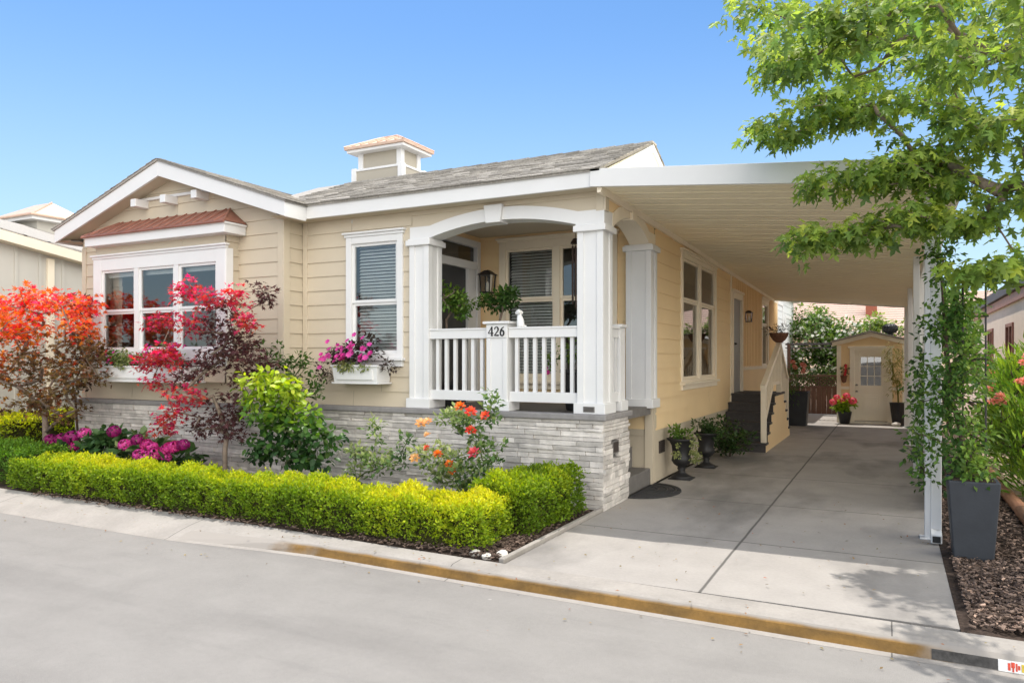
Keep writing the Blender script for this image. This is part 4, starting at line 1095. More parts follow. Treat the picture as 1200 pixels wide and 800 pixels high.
# ------------------------------------------------------------------ carport
CP = thing('carport', 'white metal carport roof over the concrete driveway with slim posts', 'carport', (-1.1, 13, 0))
def cz(x, y): return 3.405 - .092*(x-XR) - .0205*(y-7.3)
cx1_, cyb = .50, 20.1
b = MB()
y = 7.3
while y < cyb-.05:
    y2 = min(y+.305, cyb)
    # folded pan: flat panel plus a down-turned seam
    A = [V((XR-.02,y,cz(XR-.02,y))),V((cx1_,y,cz(cx1_,y))),V((cx1_,y2,cz(cx1_,y2))),V((XR-.02,y2,cz(XR-.02,y2)))]
    b.hexa(A, [p+V((0,0,.05)) for p in A])
    for (o, w_, h) in ((0,.016,.010),(.15,.010,.005)):
        A = [V((XR-.02,y+o,cz(XR-.02,y+o)-h)),V((cx1_,y+o,cz(cx1_,y+o)-h)),V((cx1_,y+o+w_,cz(cx1_,y+o+w_)-h)),V((XR-.02,y+o+w_,cz(XR-.02,y+o+w_)-h))]
        b.hexa(A, [p+V((0,0,h-.001)) for p in A])
    y = y2
b.build('roof_pan', M['panel_white'], CP)
b = MB()
A = [V((-2.805,7.26,3.40)),V((cx1_+.03,7.26,cz(cx1_,7.3)-.005)),V((cx1_+.03,7.298,cz(cx1_,7.3)-.005)),V((-2.805,7.298,3.40))]
b.hexa(A, [A[0]+V((0,0,.188)),A[1]+V((0,0,.20)),A[2]+V((0,0,.20)),A[3]+V((0,0,.188))])
A = [V((cx1_+.002,7.3,cz(cx1_,7.3)-.02)),V((cx1_+.06,7.3,cz(cx1_,7.3)-.02)),V((cx1_+.06,cyb,cz(cx1_,cyb)-.02)),V((cx1_+.002,cyb,cz(cx1_,cyb)-.02))]
b.hexa(A, [p+V((0,0,.19)) for p in A])
A = [V((XR,cyb+.001,cz(XR,cyb)-.03)),V((cx1_,cyb+.001,cz(cx1_,cyb)-.03)),V((cx1_,cyb+.03,cz(cx1_,cyb)-.03)),V((XR,cyb+.03,cz(XR,cyb)-.03))]
b.hexa(A, [p+V((0,0,.12)) for p in A]); b.build('carport_fascia', M['white'], CP, bevel=.004)
for y in (7.62, 11.6, 15.7, 19.8):
    q = MB(); q.box(.26,.34,y-.04,y+.04,0,cz(.3,y)-.03); q.box(.22,.38,y-.08,y+.08,0,.012); q.build('carport_post', M['white'], CP, bevel=.006)
q = MB(); q.box(.30,.385,7.44,7.515,.12,cz(.34,7.4)-.02)
q.hexa([V((.30,7.36,.012)),V((.385,7.36,.012)),V((.385,7.50,.05)),V((.30,7.50,.05))],[V((.30,7.36,.085)),V((.385,7.36,.085)),V((.385,7.515,.13)),V((.30,7.44,.13))]); q.build('downspout', M['white'], CP, bevel=.006)
q = MB(); q.box(.312,.373,7.356,7.36,.022,.076); q.build('downspout_opening', M['dark'], CP)
q = MB()
y = 9.0
while y < 19.7:
    q.box(.40,.425,y,y+.06,.06,cz(.41,y)-.06); y += .165
for z in (.10, 1.4): q.box(.426,.45,8.95,19.75,z,z+.06)
A = [V((.385,8.95,cz(.4,8.95)-.10)),V((.44,8.95,cz(.4,8.95)-.10)),V((.44,19.75,cz(.4,19.75)-.10)),V((.385,19.75,cz(.4,19.75)-.10))]; q.hexa(A, [p+V((0,0,.06)) for p in A])
q.build('side_screen', M['white'], CP)

# ------------------------------------------------------------------ clipped hedges
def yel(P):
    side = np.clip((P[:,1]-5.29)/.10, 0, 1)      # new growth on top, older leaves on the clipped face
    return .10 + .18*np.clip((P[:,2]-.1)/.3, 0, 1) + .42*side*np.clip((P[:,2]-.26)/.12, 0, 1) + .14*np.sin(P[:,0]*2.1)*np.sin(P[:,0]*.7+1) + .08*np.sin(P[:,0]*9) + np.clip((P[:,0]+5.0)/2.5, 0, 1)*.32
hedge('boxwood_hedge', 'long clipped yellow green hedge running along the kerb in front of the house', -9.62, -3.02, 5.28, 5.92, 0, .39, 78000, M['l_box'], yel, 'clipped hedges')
hedge('boxwood_hedge', 'short bright hedge block at the corner beside the driveway', -3.42, -2.84, 5.92, 7.08, 0, .50, 21000, M['l_box'], lambda P: .04+.40*np.clip((P[:,2]-.25)/.25, 0, 1)-.2*(P[:,1]>6.8)+.1*np.sin(P[:,0]*9+P[:,1]*5), 'clipped hedges')  # eave shade put into the leaf tint at the house end
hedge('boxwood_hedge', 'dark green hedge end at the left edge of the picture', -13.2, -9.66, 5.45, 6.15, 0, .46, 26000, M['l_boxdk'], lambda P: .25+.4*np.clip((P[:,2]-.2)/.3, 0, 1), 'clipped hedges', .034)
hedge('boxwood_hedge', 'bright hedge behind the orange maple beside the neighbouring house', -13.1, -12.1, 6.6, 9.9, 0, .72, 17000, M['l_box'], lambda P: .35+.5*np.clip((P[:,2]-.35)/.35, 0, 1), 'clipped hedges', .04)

# ------------------------------------------------------------------ shrubs and flowers in the front bed
def ball(c, r, n):
    return [tuple(V(c) + V(tuple(d))*r*random.random()**.4) for d in rdir(n)]
def pts_in(specs):
    out = []
    for c, r, n in specs:
        for d in rdir(n):
            out.append((c[0]+d[0]*r[0]*random.random()**.35, c[1]+d[1]*r[1]*random.random()**.35, c[2]+d[2]*r[2]*random.random()**.35))
    return out

# red Japanese maple by the bay window: loose tiers, red where young, dark purple inside
reds = [((-7.88,6.45,2.46),(.17,.15,.13),9),((-7.55,6.5,2.33),(.22,.18,.11),8),((-8.32,6.4,2.10),(.24,.15,.09),8),((-7.75,6.4,2.03),(.24,.2,.13),8),((-7.02,6.5,2.33),(.16,.15,.14),7),((-6.88,6.45,2.04),(.14,.14,.11),6),
        ((-8.05,6.35,1.66),(.32,.18,.14),12),((-8.55,6.4,1.55),(.2,.15,.09),8),((-8.5,6.4,1.30),(.26,.12,.05),5),((-7.7,6.3,1.15),(.26,.2,.11),10),((-7.95,6.4,.90),(.22,.2,.12),6),((-8.35,6.4,.74),(.28,.16,.06),5)]
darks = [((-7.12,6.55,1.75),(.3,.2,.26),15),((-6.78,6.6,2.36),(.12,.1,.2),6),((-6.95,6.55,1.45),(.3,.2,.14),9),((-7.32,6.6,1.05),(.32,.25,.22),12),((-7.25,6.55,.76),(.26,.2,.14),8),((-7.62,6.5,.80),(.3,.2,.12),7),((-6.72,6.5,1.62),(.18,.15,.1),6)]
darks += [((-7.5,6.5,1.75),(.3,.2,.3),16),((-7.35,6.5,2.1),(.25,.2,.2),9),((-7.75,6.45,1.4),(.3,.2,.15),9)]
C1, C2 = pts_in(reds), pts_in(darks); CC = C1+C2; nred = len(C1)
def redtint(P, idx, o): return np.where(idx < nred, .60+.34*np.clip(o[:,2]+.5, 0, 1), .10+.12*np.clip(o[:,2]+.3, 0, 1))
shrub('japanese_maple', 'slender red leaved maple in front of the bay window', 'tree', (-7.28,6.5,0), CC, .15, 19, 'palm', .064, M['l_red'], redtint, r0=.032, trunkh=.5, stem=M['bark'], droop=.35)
# orange maple at the left
tops = [((-11.45,6.4,2.42),(.4,.4,.2),16),((-10.75,6.3,2.42),(.4,.4,.2),17),((-10.15,6.4,2.33),(.3,.35,.2),14),((-10.0,6.4,2.05),(.3,.3,.16),10),((-11.5,6.3,1.95),(.45,.4,.2),15),((-10.8,6.2,2.05),(.4,.4,.2),15),((-11.75,6.2,1.55),(.35,.4,.15),10)]
low = [((-10.1,6.4,1.72),(.45,.4,.2),15),((-10.7,6.4,1.55),(.5,.5,.22),18),((-11.4,6.4,1.35),(.45,.45,.2),13),((-9.85,6.4,1.35),(.3,.35,.16),9),((-10.4,6.4,1.12),(.5,.45,.14),11),((-11.2,6.4,.98),(.4,.4,.12),8),((-10.15,6.35,.86),(.22,.25,.08),4)]
C1, C2 = pts_in(tops), pts_in(low); CC = C1+C2; no = len(C1)
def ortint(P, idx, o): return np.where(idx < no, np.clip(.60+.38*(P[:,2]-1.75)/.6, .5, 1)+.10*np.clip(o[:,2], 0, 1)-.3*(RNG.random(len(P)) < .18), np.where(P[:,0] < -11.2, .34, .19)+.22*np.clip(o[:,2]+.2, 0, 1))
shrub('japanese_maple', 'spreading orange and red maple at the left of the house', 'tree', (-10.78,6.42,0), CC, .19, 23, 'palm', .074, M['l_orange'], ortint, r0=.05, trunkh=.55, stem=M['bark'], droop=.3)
# dark bronze shrub against the wall corner
shrub('bronze_shrub', 'dark bronze leaved shrub against the left house corner', 'shrub', (-10.72,6.86,0), pts_in([((-10.62,6.86,2.3),(.16,.1,.3),12),((-10.68,6.86,1.8),(.2,.1,.3),12),((-10.7,6.86,1.2),(.2,.1,.3),6)]), .13, 16, 'oval', .07, M['l_bronze'], lambda P, i, o: .4+.3*o[:,2], r0=.018, trunkh=.4)
# lime green shrub
CC = pts_in([((-6.60,6.35,1.25),(.20,.2,.2),12),((-6.28,6.3,1.33),(.22,.2,.16),12),((-6.08,6.3,1.22),(.2,.2,.16),10),((-6.4,6.3,.95),(.4,.25,.2),20),((-5.98,6.3,.9),(.3,.25,.22),15),((-5.72,6.3,.86),(.16,.2,.2),8),((-6.35,6.4,.58),(.45,.3,.2),20),((-5.85,6.35,.52),(.35,.25,.18),12),((-5.5,6.35,.74),(.14,.15,.1),5)])
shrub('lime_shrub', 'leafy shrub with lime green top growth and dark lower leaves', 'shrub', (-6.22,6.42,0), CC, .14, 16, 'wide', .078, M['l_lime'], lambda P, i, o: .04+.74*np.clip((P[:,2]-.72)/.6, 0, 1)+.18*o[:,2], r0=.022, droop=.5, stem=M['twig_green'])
shrub('tall_shrub', 'tall loose dark green stems rising behind the lime shrub', 'shrub', (-6.65,6.9,0), pts_in([((-6.98,6.9,1.6),(.1,.08,.2),6),((-6.72,6.9,1.58),(.1,.08,.18),6),((-6.45,6.92,1.5),(.14,.08,.25),9),((-6.25,6.95,1.2),(.14,.08,.2),6),((-6.7,6.92,1.2),(.35,.08,.2),10)]), .11, 13, 'oval', .07, M['l_green'], lambda P, i, o: .2+.3*o[:,2], r0=.016, trunkh=.4, stem=M['twig_green'])
# pale rose without flowers
CC = pts_in([((-5.3,6.5,.62),(.12,.1,.12),7),((-5.02,6.5,.80),(.06,.06,.14),5),((-4.95,6.45,.5),(.26,.15,.12),14),((-5.2,6.5,.35),(.15,.12,.1),5),((-4.68,6.5,.55),(.1,.1,.16),6),((-4.58,6.5,.75),(.05,.05,.1),3)])
shrub('rose_bush', 'thin pale leaved rose bush without flowers against the stone base', 'shrub', (-5.02,6.52,0), CC, .095, 17, 'oval', .062, M['l_rose'], lambda P, i, o: .42+.45*np.clip(o[:,2]+.2, -.4, 1)-.35*(P[:,0] > -4.72), r0=.012, stem=M['twig_green'], group='rose bushes')
# orange rose
CC = pts_in([((-3.9,6.4,.5),(.36,.2,.2),24),((-4.15,6.4,.62),(.22,.15,.14),12),((-3.62,6.45,.66),(.22,.15,.22),16),((-3.75,6.4,.92),(.16,.12,.14),10),((-3.95,6.45,1.02),(.2,.06,.06),7),((-3.58,6.5,1.18),(.05,.05,.2),8),((-3.85,6.45,.25),(.25,.15,.12),8)])
RB = shrub('rose_bush', 'rose bush with orange and coral flowers before the porch', 'shrub', (-3.82,6.48,0), CC, .10, 19, 'oval', .062, M['l_rose'], lambda P, i, o: .30+.36*np.clip(o[:,2]+.1, -.5, 1)+.25*(P[:,0] < -3.85), r0=.016, stem=M['twig_green'], group='rose bushes')
rm = {k: bloom_mesh('bloom_'+k, M['f_'+k], 'rose', .085) for k in ('orange','coral','cream','rosepink')}
for x, z, k, sc in ((-3.80,1.13,'orange',1.1),(-3.69,1.08,'coral',1.2),(-3.52,1.05,'coral',1),(-3.66,.90,'coral',1.1),(-3.64,.68,'rosepink',1.25),(-4.25,.95,'cream',1.1),(-4.17,.97,'cream',.9),(-4.19,.83,'cream',.8),(-4.07,.64,'orange',1),(-4.2,.70,'coral',.7),(-3.9,.56,'orange',.95),(-3.87,.49,'orange',.8),(-4.3,.60,'cream',1)):
    put_bloom('flower', rm[k], RB, (x, 6.28+random.uniform(-.04,.05), z), None, sc)
# hydrangeas
hm = {'magenta': bloom_mesh('bloom_hyd_magenta', M['f_magenta'], 'hydrangea', .17), 'purple': bloom_mesh('bloom_hyd_purple', M['f_purple'], 'hydrangea', .17), 'pink': bloom_mesh('bloom_hyd_pink', M['f_pink'], 'hydrangea', .17)}
def hydrangea(label, cx, cy, w_, h, n, blooms, tint=.3):
    C = pts_in([((cx,cy,h*.66),(w_,.26,h*.30),int(n*1.7))])
    s_ = shrub('hydrangea', label, 'shrub', (cx,cy+.05,0), C, .15, 9, 'wide', .12, M['l_hyd'], lambda P, i, o: tint+.3*o[:,2], 'hydrangeas in the front bed', r0=.012, stem=M['twig_green'], droop=.1)
    for x, z, k, sc in blooms: put_bloom('flower_head', hm[k], s_, (x, cy-.2+random.uniform(-.05,.05), z), (random.uniform(-.3,.3),-.4,.9), sc)
hydrangea('hydrangea with dark purple flower heads beside the orange maple trunk', -10.25,6.5,.36,.52,14,[(-10.5,.47,'purple',1.1),(-10.36,.42,'magenta',1.15),(-10.2,.50,'purple',1.1),(-10.02,.53,'purple',1.25),(-9.95,.42,'magenta',.9),(-10.12,.38,'magenta',1)],.1)
hydrangea('leafy hydrangea with one crimson flower head near the house corner', -9.45,6.5,.42,.66,24,[(-9.72,.60,'pink',1.0),(-9.05,.66,'purple',1.0)],.25)
hydrangea('hydrangea with round pink flower heads in the middle of the bed', -8.75,6.45,.36,.58,18,[(-8.78,.50,'pink',1.0),(-8.55,.58,'purple',.9),(-8.45,.52,'magenta',.9),(-8.3,.50,'pink',.8)],.55)
hydrangea('hydrangea loaded with magenta heads nearest the red maple', -8.05,6.4,.36,.48,14,[(-8.42,.40,'pink',1.0),(-8.26,.38,'pink',1.1),(-8.1,.43,'magenta',1.15),(-7.93,.50,'magenta',1.1),(-7.83,.53,'magenta',1.0),(-7.7,.56,'purple',.9),(-7.95,.40,'pink',.8)],.2)
# flower boxes
pm = {'pink': bloom_mesh('bloom_petunia_pink', M['f_pink'], 'petunia', .072), 'magenta': bloom_mesh('bloom_petunia_magenta', M['f_magenta'], 'petunia', .072), 'red': bloom_mesh('bloom_petunia_red', M['f_red'], 'petunia', .072)}
def flower_box(label, x0, x1, yb_, yf, z0, z1, leaf_spec, trail, blooms, leafm, tint):
    t = thing('window_box', label, 'window box', ((x0+x1)/2, yb_, z0), 'window boxes on the front wall')
    b = MB(); s = .02
    b.hexa([V((x0+s,yf+s,z0)),V((x1-s,yf+s,z0)),V((x1-s,yb_,z0)),V((x0+s,yb_,z0))],[V((x0,yf,z1)),V((x1,yf,z1)),V((x1,yb_,z1)),V((x0,yb_,z1))])
    b.box(x0-.015,x1+.015,yf-.015,yf+.02,z1-.012,z1+.012); b.box(x0-.012,x1+.012,yf+.005,yb_-.002,z0-.022,z0-.001)
    b.box(x0+.07,x1-.07,yf-.004,yf+.02,z0+.03,z1-.05)
    b.build('box', M['white'], t, bevel=.005)
    q = MB(); q.box(x0+.02,x1-.02,yf+.022,yb_-.01,z1-.01,z1+.016); q.build('soil', M['soil'], t)
    P, o, idx = spray(pts_in(leaf_spec), 20, .09, .7)
    leaves('foliage', P, norm(o+rdir(len(P))*.5+np.array([0,-.1,.1])), norm(rdir(len(P))*.6+np.array([0,-.3,1])), .05*(.6+.8*RNG.random(len(P))), tint+.3*o[:,2]+RNG.normal(size=len(P))*.1, 'oval', leafm, t)
    if trail:
        P, o, idx = spray(pts_in(trail), 22, .07, .8)
        leaves('trailing_leaves', P, norm(o+np.array([0,-.3,-.6])), norm(rdir(len(P))*.6+np.array([0,-1,.3])), .042*(.6+.8*RNG.random(len(P))), .4+RNG.normal(size=len(P))*.2, 'oval', M['l_pale'], t)
    for (x, y, z, k, sc) in blooms: put_bloom('flower', pm[k], t, (x, y, z), (random.uniform(-.4,.4),-.8,random.uniform(.2,.9)), sc)
    return t
bl = []
for _ in range(42):
    x = random.uniform(-6.32,-5.6); zc = 1.78 - .28*abs(x+6.0); bl.append((x, random.uniform(7.12,7.26), random.uniform(1.58, max(1.62, zc+.06)), random.choice(['pink','pink','magenta']), random.uniform(.8,1.25)))
for x, z in ((-5.62,1.78),(-5.72,1.86),(-5.85,1.9),(-6.27,1.82),(-6.38,1.6),(-6.4,1.5)): bl.append((x, 7.2, z, 'pink', 1))
flower_box('white flower box with pink petunias under the tall front window', -6.22,-5.52,7.50,7.22,1.32,1.52,[((-5.95,7.32,1.66),(.34,.1,.14),26),((-6.2,7.32,1.62),(.16,.1,.1),10),((-5.75,7.34,1.8),(.1,.06,.1),5),((-6.42,7.3,1.42),(.06,.05,.12),5),((-5.45,7.34,1.5),(.08,.05,.05),4)],[((-5.92,7.2,1.50),(.28,.03,.06),10)],bl,M['l_bronze'],.8)
bl = []
for _ in range(14): bl.append((random.uniform(-10.0,-9.6), random.uniform(6.62,6.74), random.uniform(1.54,1.72), random.choice(['pink','magenta','red']), random.uniform(.7,1)))
for _ in range(38): bl.append((random.uniform(-9.1,-8.25), random.uniform(6.62,6.74), random.uniform(1.54,1.80), random.choice(['magenta','pink','red','red']), random.uniform(.8,1.2)))
flower_box('long white flower box under the bay window with mixed flowers', -10.04,-8.13,6.935,6.70,1.31,1.50,[((-9.65,6.76,1.60),(.36,.1,.12),22),((-8.75,6.76,1.62),(.5,.1,.12),24)],[((-9.45,6.68,1.62),(.25,.05,.12),14)],bl,M['l_green'],.5)
# rocks at the hedge corner
def rock(x, y, s, lab):
    bm = bmesh.new(); bmesh.ops.create_icosphere(bm, subdivisions=3, radius=s)
    sd = random.random()*10
    for v in bm.verts:
        n = math.sin(v.co.x/s*2.3+sd)*math.cos(v.co.y/s*2.9-sd)+.5*math.sin(v.co.z/s*5+sd*2)
        v.co *= 1+.14*n; v.co.z *= .62
    me = bpy.data.meshes.new('rock'); bm.to_mesh(me); bm.free(); me.materials.append(M['stone_white'])
    o = link('rock', me); o.location = (x, y, s*.42); me.polygons.foreach_set('use_smooth', [True]*len(me.polygons))
    tag(o, lab, 'rock', 'pale rocks at the hedge end')
rock(-3.02,5.25,.05,'flat pale rock under the hedge, farthest from the driveway'); rock(-2.90,5.22,.045,'small pale rock in the middle at the end of the hedge'); rock(-2.80,5.30,.055,'pale rock nearest the driveway edging')

# ------------------------------------------------------------------ porch objects
def lantern(name, label, F, u, z, s=1.0):
    O, U, Nn = F
    t = thing(name, label, 'lantern', tuple(O+U*u+V((0,0,z))), 'black wall lanterns')
    P = lambda a, n, h: O+U*(u+a*s)+Nn*(n*s)+V((0,0,z+h*s))
    b = MB(); b.lbox((O+U*u,U,Nn),-.055*s,.055*s,.012,.028*s,z-.09*s,z+.10*s); b.tube([P(0,.02,.05),P(0,.07,.13),P(0,.12,.14)],.010*s,6); b.build('bracket', M['black'], t)
    b = MB()
    for a in (-1, 1):
        for n in (-1, 1): b.tube([P(a*.062,.12+n*.062,-.14),P(a*.075,.12+n*.075,.08)],.008*s,4)
    b.lbox((O+U*u,U,Nn),-.075*s,.075*s,.045*s,.195*s,z-.155*s,z-.135*s)
    b.add([P(-.1,.02,.08),P(.1,.02,.08),P(.1,.22,.08),P(-.1,.22,.08),P(-.03,.09,.14),P(.03,.09,.14),P(.03,.15,.14),P(-.03,.15,.14)],[(0,1,5,4),(1,2,6,5),(2,3,7,6),(3,0,4,7),(4,5,6,7),(0,3,2,1)])
    b.build('cage', M['black'], t)
    b = MB()
    for a0, n0, a1, n1 in ((-1,-1,1,-1),(1,-1,1,1),(1,1,-1,1),(-1,1,-1,-1)): b.quad(P(a0*.06,.12+n0*.06,-.135),P(a1*.06,.12+n1*.06,-.135),P(a1*.073,.12+n1*.073,.08),P(a0*.073,.12+n0*.073,.08))
    b.build('glass', M['glow_glass'], t)
    b = MB(); b.tube([P(0,.12,-.135),P(0,.12,-.03),P(0,.12,.0)],[.02*s,.02*s,.006*s],8); b.build('bulb', M['candle'], t)
lantern('wall_lantern', 'black wall lantern beside the porch door', fr((0,9.3,0),FX,-FY), -5.08, 2.70, 1.1)
lantern('wall_lantern', 'black wall lantern on the side wall under the carport', Fs, 15.97, 2.50, .8)
def standard(label, x, y, z0, stem, crown, n, tint):
    t = thing('topiary', label, 'potted plant', (x,y,z0), 'potted standards on the porch')
    b = MB(); b.lathe([(.10,0),(.115,.02),(.15,.26),(.165,.27),(.165,.31),(.14,.31),(.135,.27),(.001,.27)],(x,y,z0),18); b.build('pot', M['black'], t, smooth=False)
    branching('t', M['bark'], (x,y,z0+.25), [(x+.01,y,z0+.5),(x-.01,y,stem)], pts_in([(c, r, max(4, k//3)) for c, r, k in crown]), .016, t, rmin=.004)
    P, o, idx = spray(pts_in(crown), n, .085, .8)
    leaves('foliage', P, norm(o+rdir(len(P))*.5), norm(o+rdir(len(P))*.5+np.array([0,-.2,.6])), .058*(.6+.8*RNG.random(len(P))), tint+.3*o[:,2]+RNG.normal(size=len(P))*.12, 'oval', M['l_green'], t)
standard('bright green potted standard at the left of the porch', -5.02,8.0,1.005,2.1,[((-4.9,7.95,2.36),(.22,.16,.13),22),((-5.15,7.9,2.5),(.14,.12,.08),8),((-4.75,7.95,2.25),(.14,.12,.1),8)],26,.6)
standard('darker potted standard in the middle of the porch', -4.38,8.25,1.005,2.1,[((-4.38,8.2,2.32),(.20,.16,.10),22),((-4.28,8.2,2.42),(.12,.12,.06),8)],28,.12)
# pale dog figure sitting on the rail
t = thing('dog_figurine', 'white sitting dog figurine on the porch rail', 'figurine', (-3.765,7.55,RZ))
b = MB(); cxd, cyd = -3.765, 7.55
b.tube([(cxd+.012,cyd,RZ+.0),(cxd+.012,cyd,RZ+.03),(cxd+.008,cyd,RZ+.08),(cxd,cyd,RZ+.12),(cxd-.004,cyd,RZ+.145)],[.040,.046,.040,.030,.022],12)
b.tube([(cxd-.022,cyd-.012,RZ),(cxd-.022,cyd-.012,RZ+.06),(cxd-.008,cyd-.008,RZ+.11)],[.011,.011,.014],8); b.tube([(cxd-.022,cyd+.014,RZ),(cxd-.022,cyd+.014,RZ+.06),(cxd-.008,cyd+.010,RZ+.11)],[.011,.011,.014],8)
b.tube([(cxd+.014,cyd,RZ+.170),(cxd-.008,cyd,RZ+.176),(cxd-.03,cyd,RZ+.166),(cxd-.052,cyd,RZ+.158)],[.018,.032,.026,.013],10)
b.tube([(cxd-.004,cyd,RZ+.13),(cxd-.003,cyd,RZ+.17)],[.022,.024],10)
b.tube([(cxd+.045,cyd,RZ+.014),(cxd+.07,cyd+.02,RZ+.014),(cxd+.06,cyd+.05,RZ+.012)],[.011,.009,.005],6)
b.build('body', M['plaster'], t, smooth=True)
b = MB()
for s in (-1, 1): b.tube([(cxd+.006,cyd+s*.026,RZ+.19),(cxd+.010,cyd+s*.038,RZ+.168),(cxd+.008,cyd+s*.036,RZ+.145)],[.008,.014,.006],6)
b.build('ear', M['plaster'], t, smooth=True)
# wind chime
t = thing('wind_chime', 'dark brown wind chime hanging behind the right porch post', 'wind chime', (-3.39,8.3,3.34))
b = MB(); b.lathe([(.001,.07),(.03,.06),(.055,.02),(.06,0),(.001,0)],(-3.39,8.3,2.99),14); b.tube([(-3.39,8.3,3.05),(-3.39,8.3,3.34)],.004,4); b.build('cap', M['bronze'], t)
for i in range(6):
    a = 2*PI*i/6; b = MB(); x, y = -3.39+.038*math.cos(a), 8.3+.038*math.sin(a); l = .5+.05*i
    b.tube([(x,y,2.96),(x,y,2.99)],.002,4); b.tube([(x,y,2.96-l),(x,y,2.96)],.011,8); b.build('tube', M['bronze'], t)
# flowering pot on a stand behind the rail
t = thing('flower_pot', 'tall black porch pot with trailing leaves and one magenta flower', 'potted plant', (-3.3,8.05,1.005))
b = MB(); b.lathe([(.09,0),(.10,.02),(.15,.42),(.17,.44),(.17,.48),(.14,.48),(.001,.45)],(-3.3,8.05,1.005),18); b.build('pot', M['black'], t)
CC = pts_in([((-3.35,8.0,1.65),(.22,.12,.14),12),((-3.55,7.95,1.6),(.12,.1,.12),5)])
branching('t', M['twig_green'], (-3.3,8.05,1.45), [(-3.3,8.05,1.52)], CC, .01, t)
P, o, idx = spray(CC, 9, .08, .8); leaves('foliage', P, norm(o+rdir(len(P))*.5), norm(rdir(len(P))+np.array([0,-.4,1])), .065, .7+.3*o[:,2], 'oval', M['l_green'], t)
for p in ((-3.52,7.72,1.50),(-3.50,7.74,1.45),(-3.53,7.73,1.44)): put_bloom('flower', pm['magenta'], t, p, (0,-1,.3), .9)
# doormat
t = MB(); c0 = (XR+.03, 8.78)
outer = [(c0[0]+.46*math.cos(a), c0[1]+.56*math.sin(a), .004) for a in [(-PI/2)+PI*i/20 for i in range(21)]]
t.prism(outer, (0,0,.016)); b2 = t.build('doormat', M['mat_black'], bevel=.004); tag(b2, 'half round black rubber mat below the porch steps', 'doormat')
b = MB()
for rr, k in ((.36,.45),(.26,.33),(.15,.2)):
    b.tube([(c0[0]+.04+rr*math.cos(a), c0[1]+k*math.sin(a), .021) for a in [(-PI/2)+PI*i/20 for i in range(21)]], .008, 5)
b.build('mat_relief', M['black'], b2)

# ------------------------------------------------------------------ along the side wall
def urn(label, x, y, s, leafspec, trail, m1, tint, trailm):
    t = thing('garden_urn', label, 'urn', (x,y,0), 'black cast urns by the side wall')
    pr = [(.13,0),(.135,.03),(.10,.045),(.05,.075),(.042,.10),(.055,.13),(.045,.15),(.10,.185),(.125,.23),(.118,.27),(.108,.30),(.125,.42),(.155,.475),(.18,.49),(.185,.51),(.16,.515),(.14,.49),(.001,.47)]
    b = MB(); b.lathe([(r*s, z*s) for r, z in pr], (x,y,0), 26); b.box(x-.14*s,x+.14*s,y-.14*s,y+.14*s,.0,.012); b.build('urn_body', M['black'], t, smooth=True)
    P, o, idx = spray(pts_in(leafspec), 20, .075, .8); leaves('foliage', P, norm(o+rdir(len(P))*.5+np.array([0,0,.2])), norm(rdir(len(P))*.6+np.array([.2,-.4,1])), .05*(.6+.8*RNG.random(len(P))), tint+.3*o[:,2], 'oval', m1, t)
    if trail:
        P, o, idx = spray(pts_in(trail), 14, .05, .9); leaves('trailing_leaves', P, norm(o+np.array([.1,-.2,-.7])), norm(rdir(len(P))*.5+np.array([.4,-1,.3])), .036, .45+RNG.normal(size=len(P))*.2, 'oval', trailm, t)
urn('nearer black urn with yellow green trailing leaves', -2.52,9.93,1.06,[((-2.5,9.92,.62),(.15,.13,.06),10),((-2.62,9.85,.66),(.05,.05,.1),2)],[((-2.33,9.9,.42),(.05,.05,.26),12),((-2.36,9.88,.5),(.08,.08,.12),6),((-2.53,9.74,.42),(.02,.02,.16),4)],M['l_green'],.6,M['l_pale'])
urn('farther black urn with dark green leaves', -2.46,11.15,1.0,[((-2.45,11.15,.62),(.2,.16,.1),16),((-2.3,11.1,.5),(.1,.1,.12),6)],None,M['l_deep'],.3,None)
shrub('leafy_bush', 'dark green bush beside the black side stairs', 'shrub', (-2.38,12.55,0), pts_in([((-2.38,12.5,.36),(.34,.42,.26),34),((-2.2,12.4,.2),(.3,.4,.12),12)]), .13, 18, 'oval', .075, M['l_deep'], lambda P, i, o: .35+.35*o[:,2], r0=.014)
# hanging basket at the stair rail
t = thing('flower_basket', 'brown basket with dry reddish plant on the stair rail post', 'basket', (-1.97,15.36,1.90))
b = MB(); b.lathe([(.06,.0),(.12,.05),(.17,.13),(.18,.19),(.165,.19),(.001,.16)],(-1.97,15.34,1.93),16); b.build('basket', M['terracotta'], t)
CC = pts_in([((-1.97,15.34,2.18),(.24,.2,.07),12)]); P, o, idx = spray(CC, 12, .09, .6)
leaves('foliage', P, norm(o+np.array([0,0,.2])), norm(rdir(len(P))*.5+np.array([0,0,1])), .09, .5+.3*o[:,2], 'long', M['l_bronze'], t)
# tall planter behind the stairs
t = thing('planter', 'big charcoal box planter with red flowering plant behind the stairs', 'planter', (-2.03,19.2,0))
b = MB(); b.hexa([V((-2.24,19.05,0)),V((-1.84,19.05,0)),V((-1.84,19.45,0)),V((-2.24,19.45,0))],[V((-2.3,18.98,.82)),V((-1.78,18.98,.82)),V((-1.78,19.52,.82)),V((-2.3,19.52,.82))]); b.build('planter_box', M['planter'], t, bevel=.012)
q = MB(); q.box(-2.26,-1.82,19.02,19.48,.815,.83); q.build('soil', M['soil'], t)
CC = pts_in([((-2.03,19.2,1.2),(.32,.3,.32),24),((-2.15,18.95,.85),(.14,.12,.25),8)])
branching('t', M['twig_green'], (-2.03,19.25,.8), [(-2.03,19.25,.95)], CC, .016, t)
P, o, idx = spray(CC, 18, .15, .8); leaves('foliage', P, norm(o+rdir(len(P))*.5), norm(rdir(len(P))*.6+np.array([0,-.3,1])), .10, .35+.3*o[:,2], 'long', M['l_green'], t)
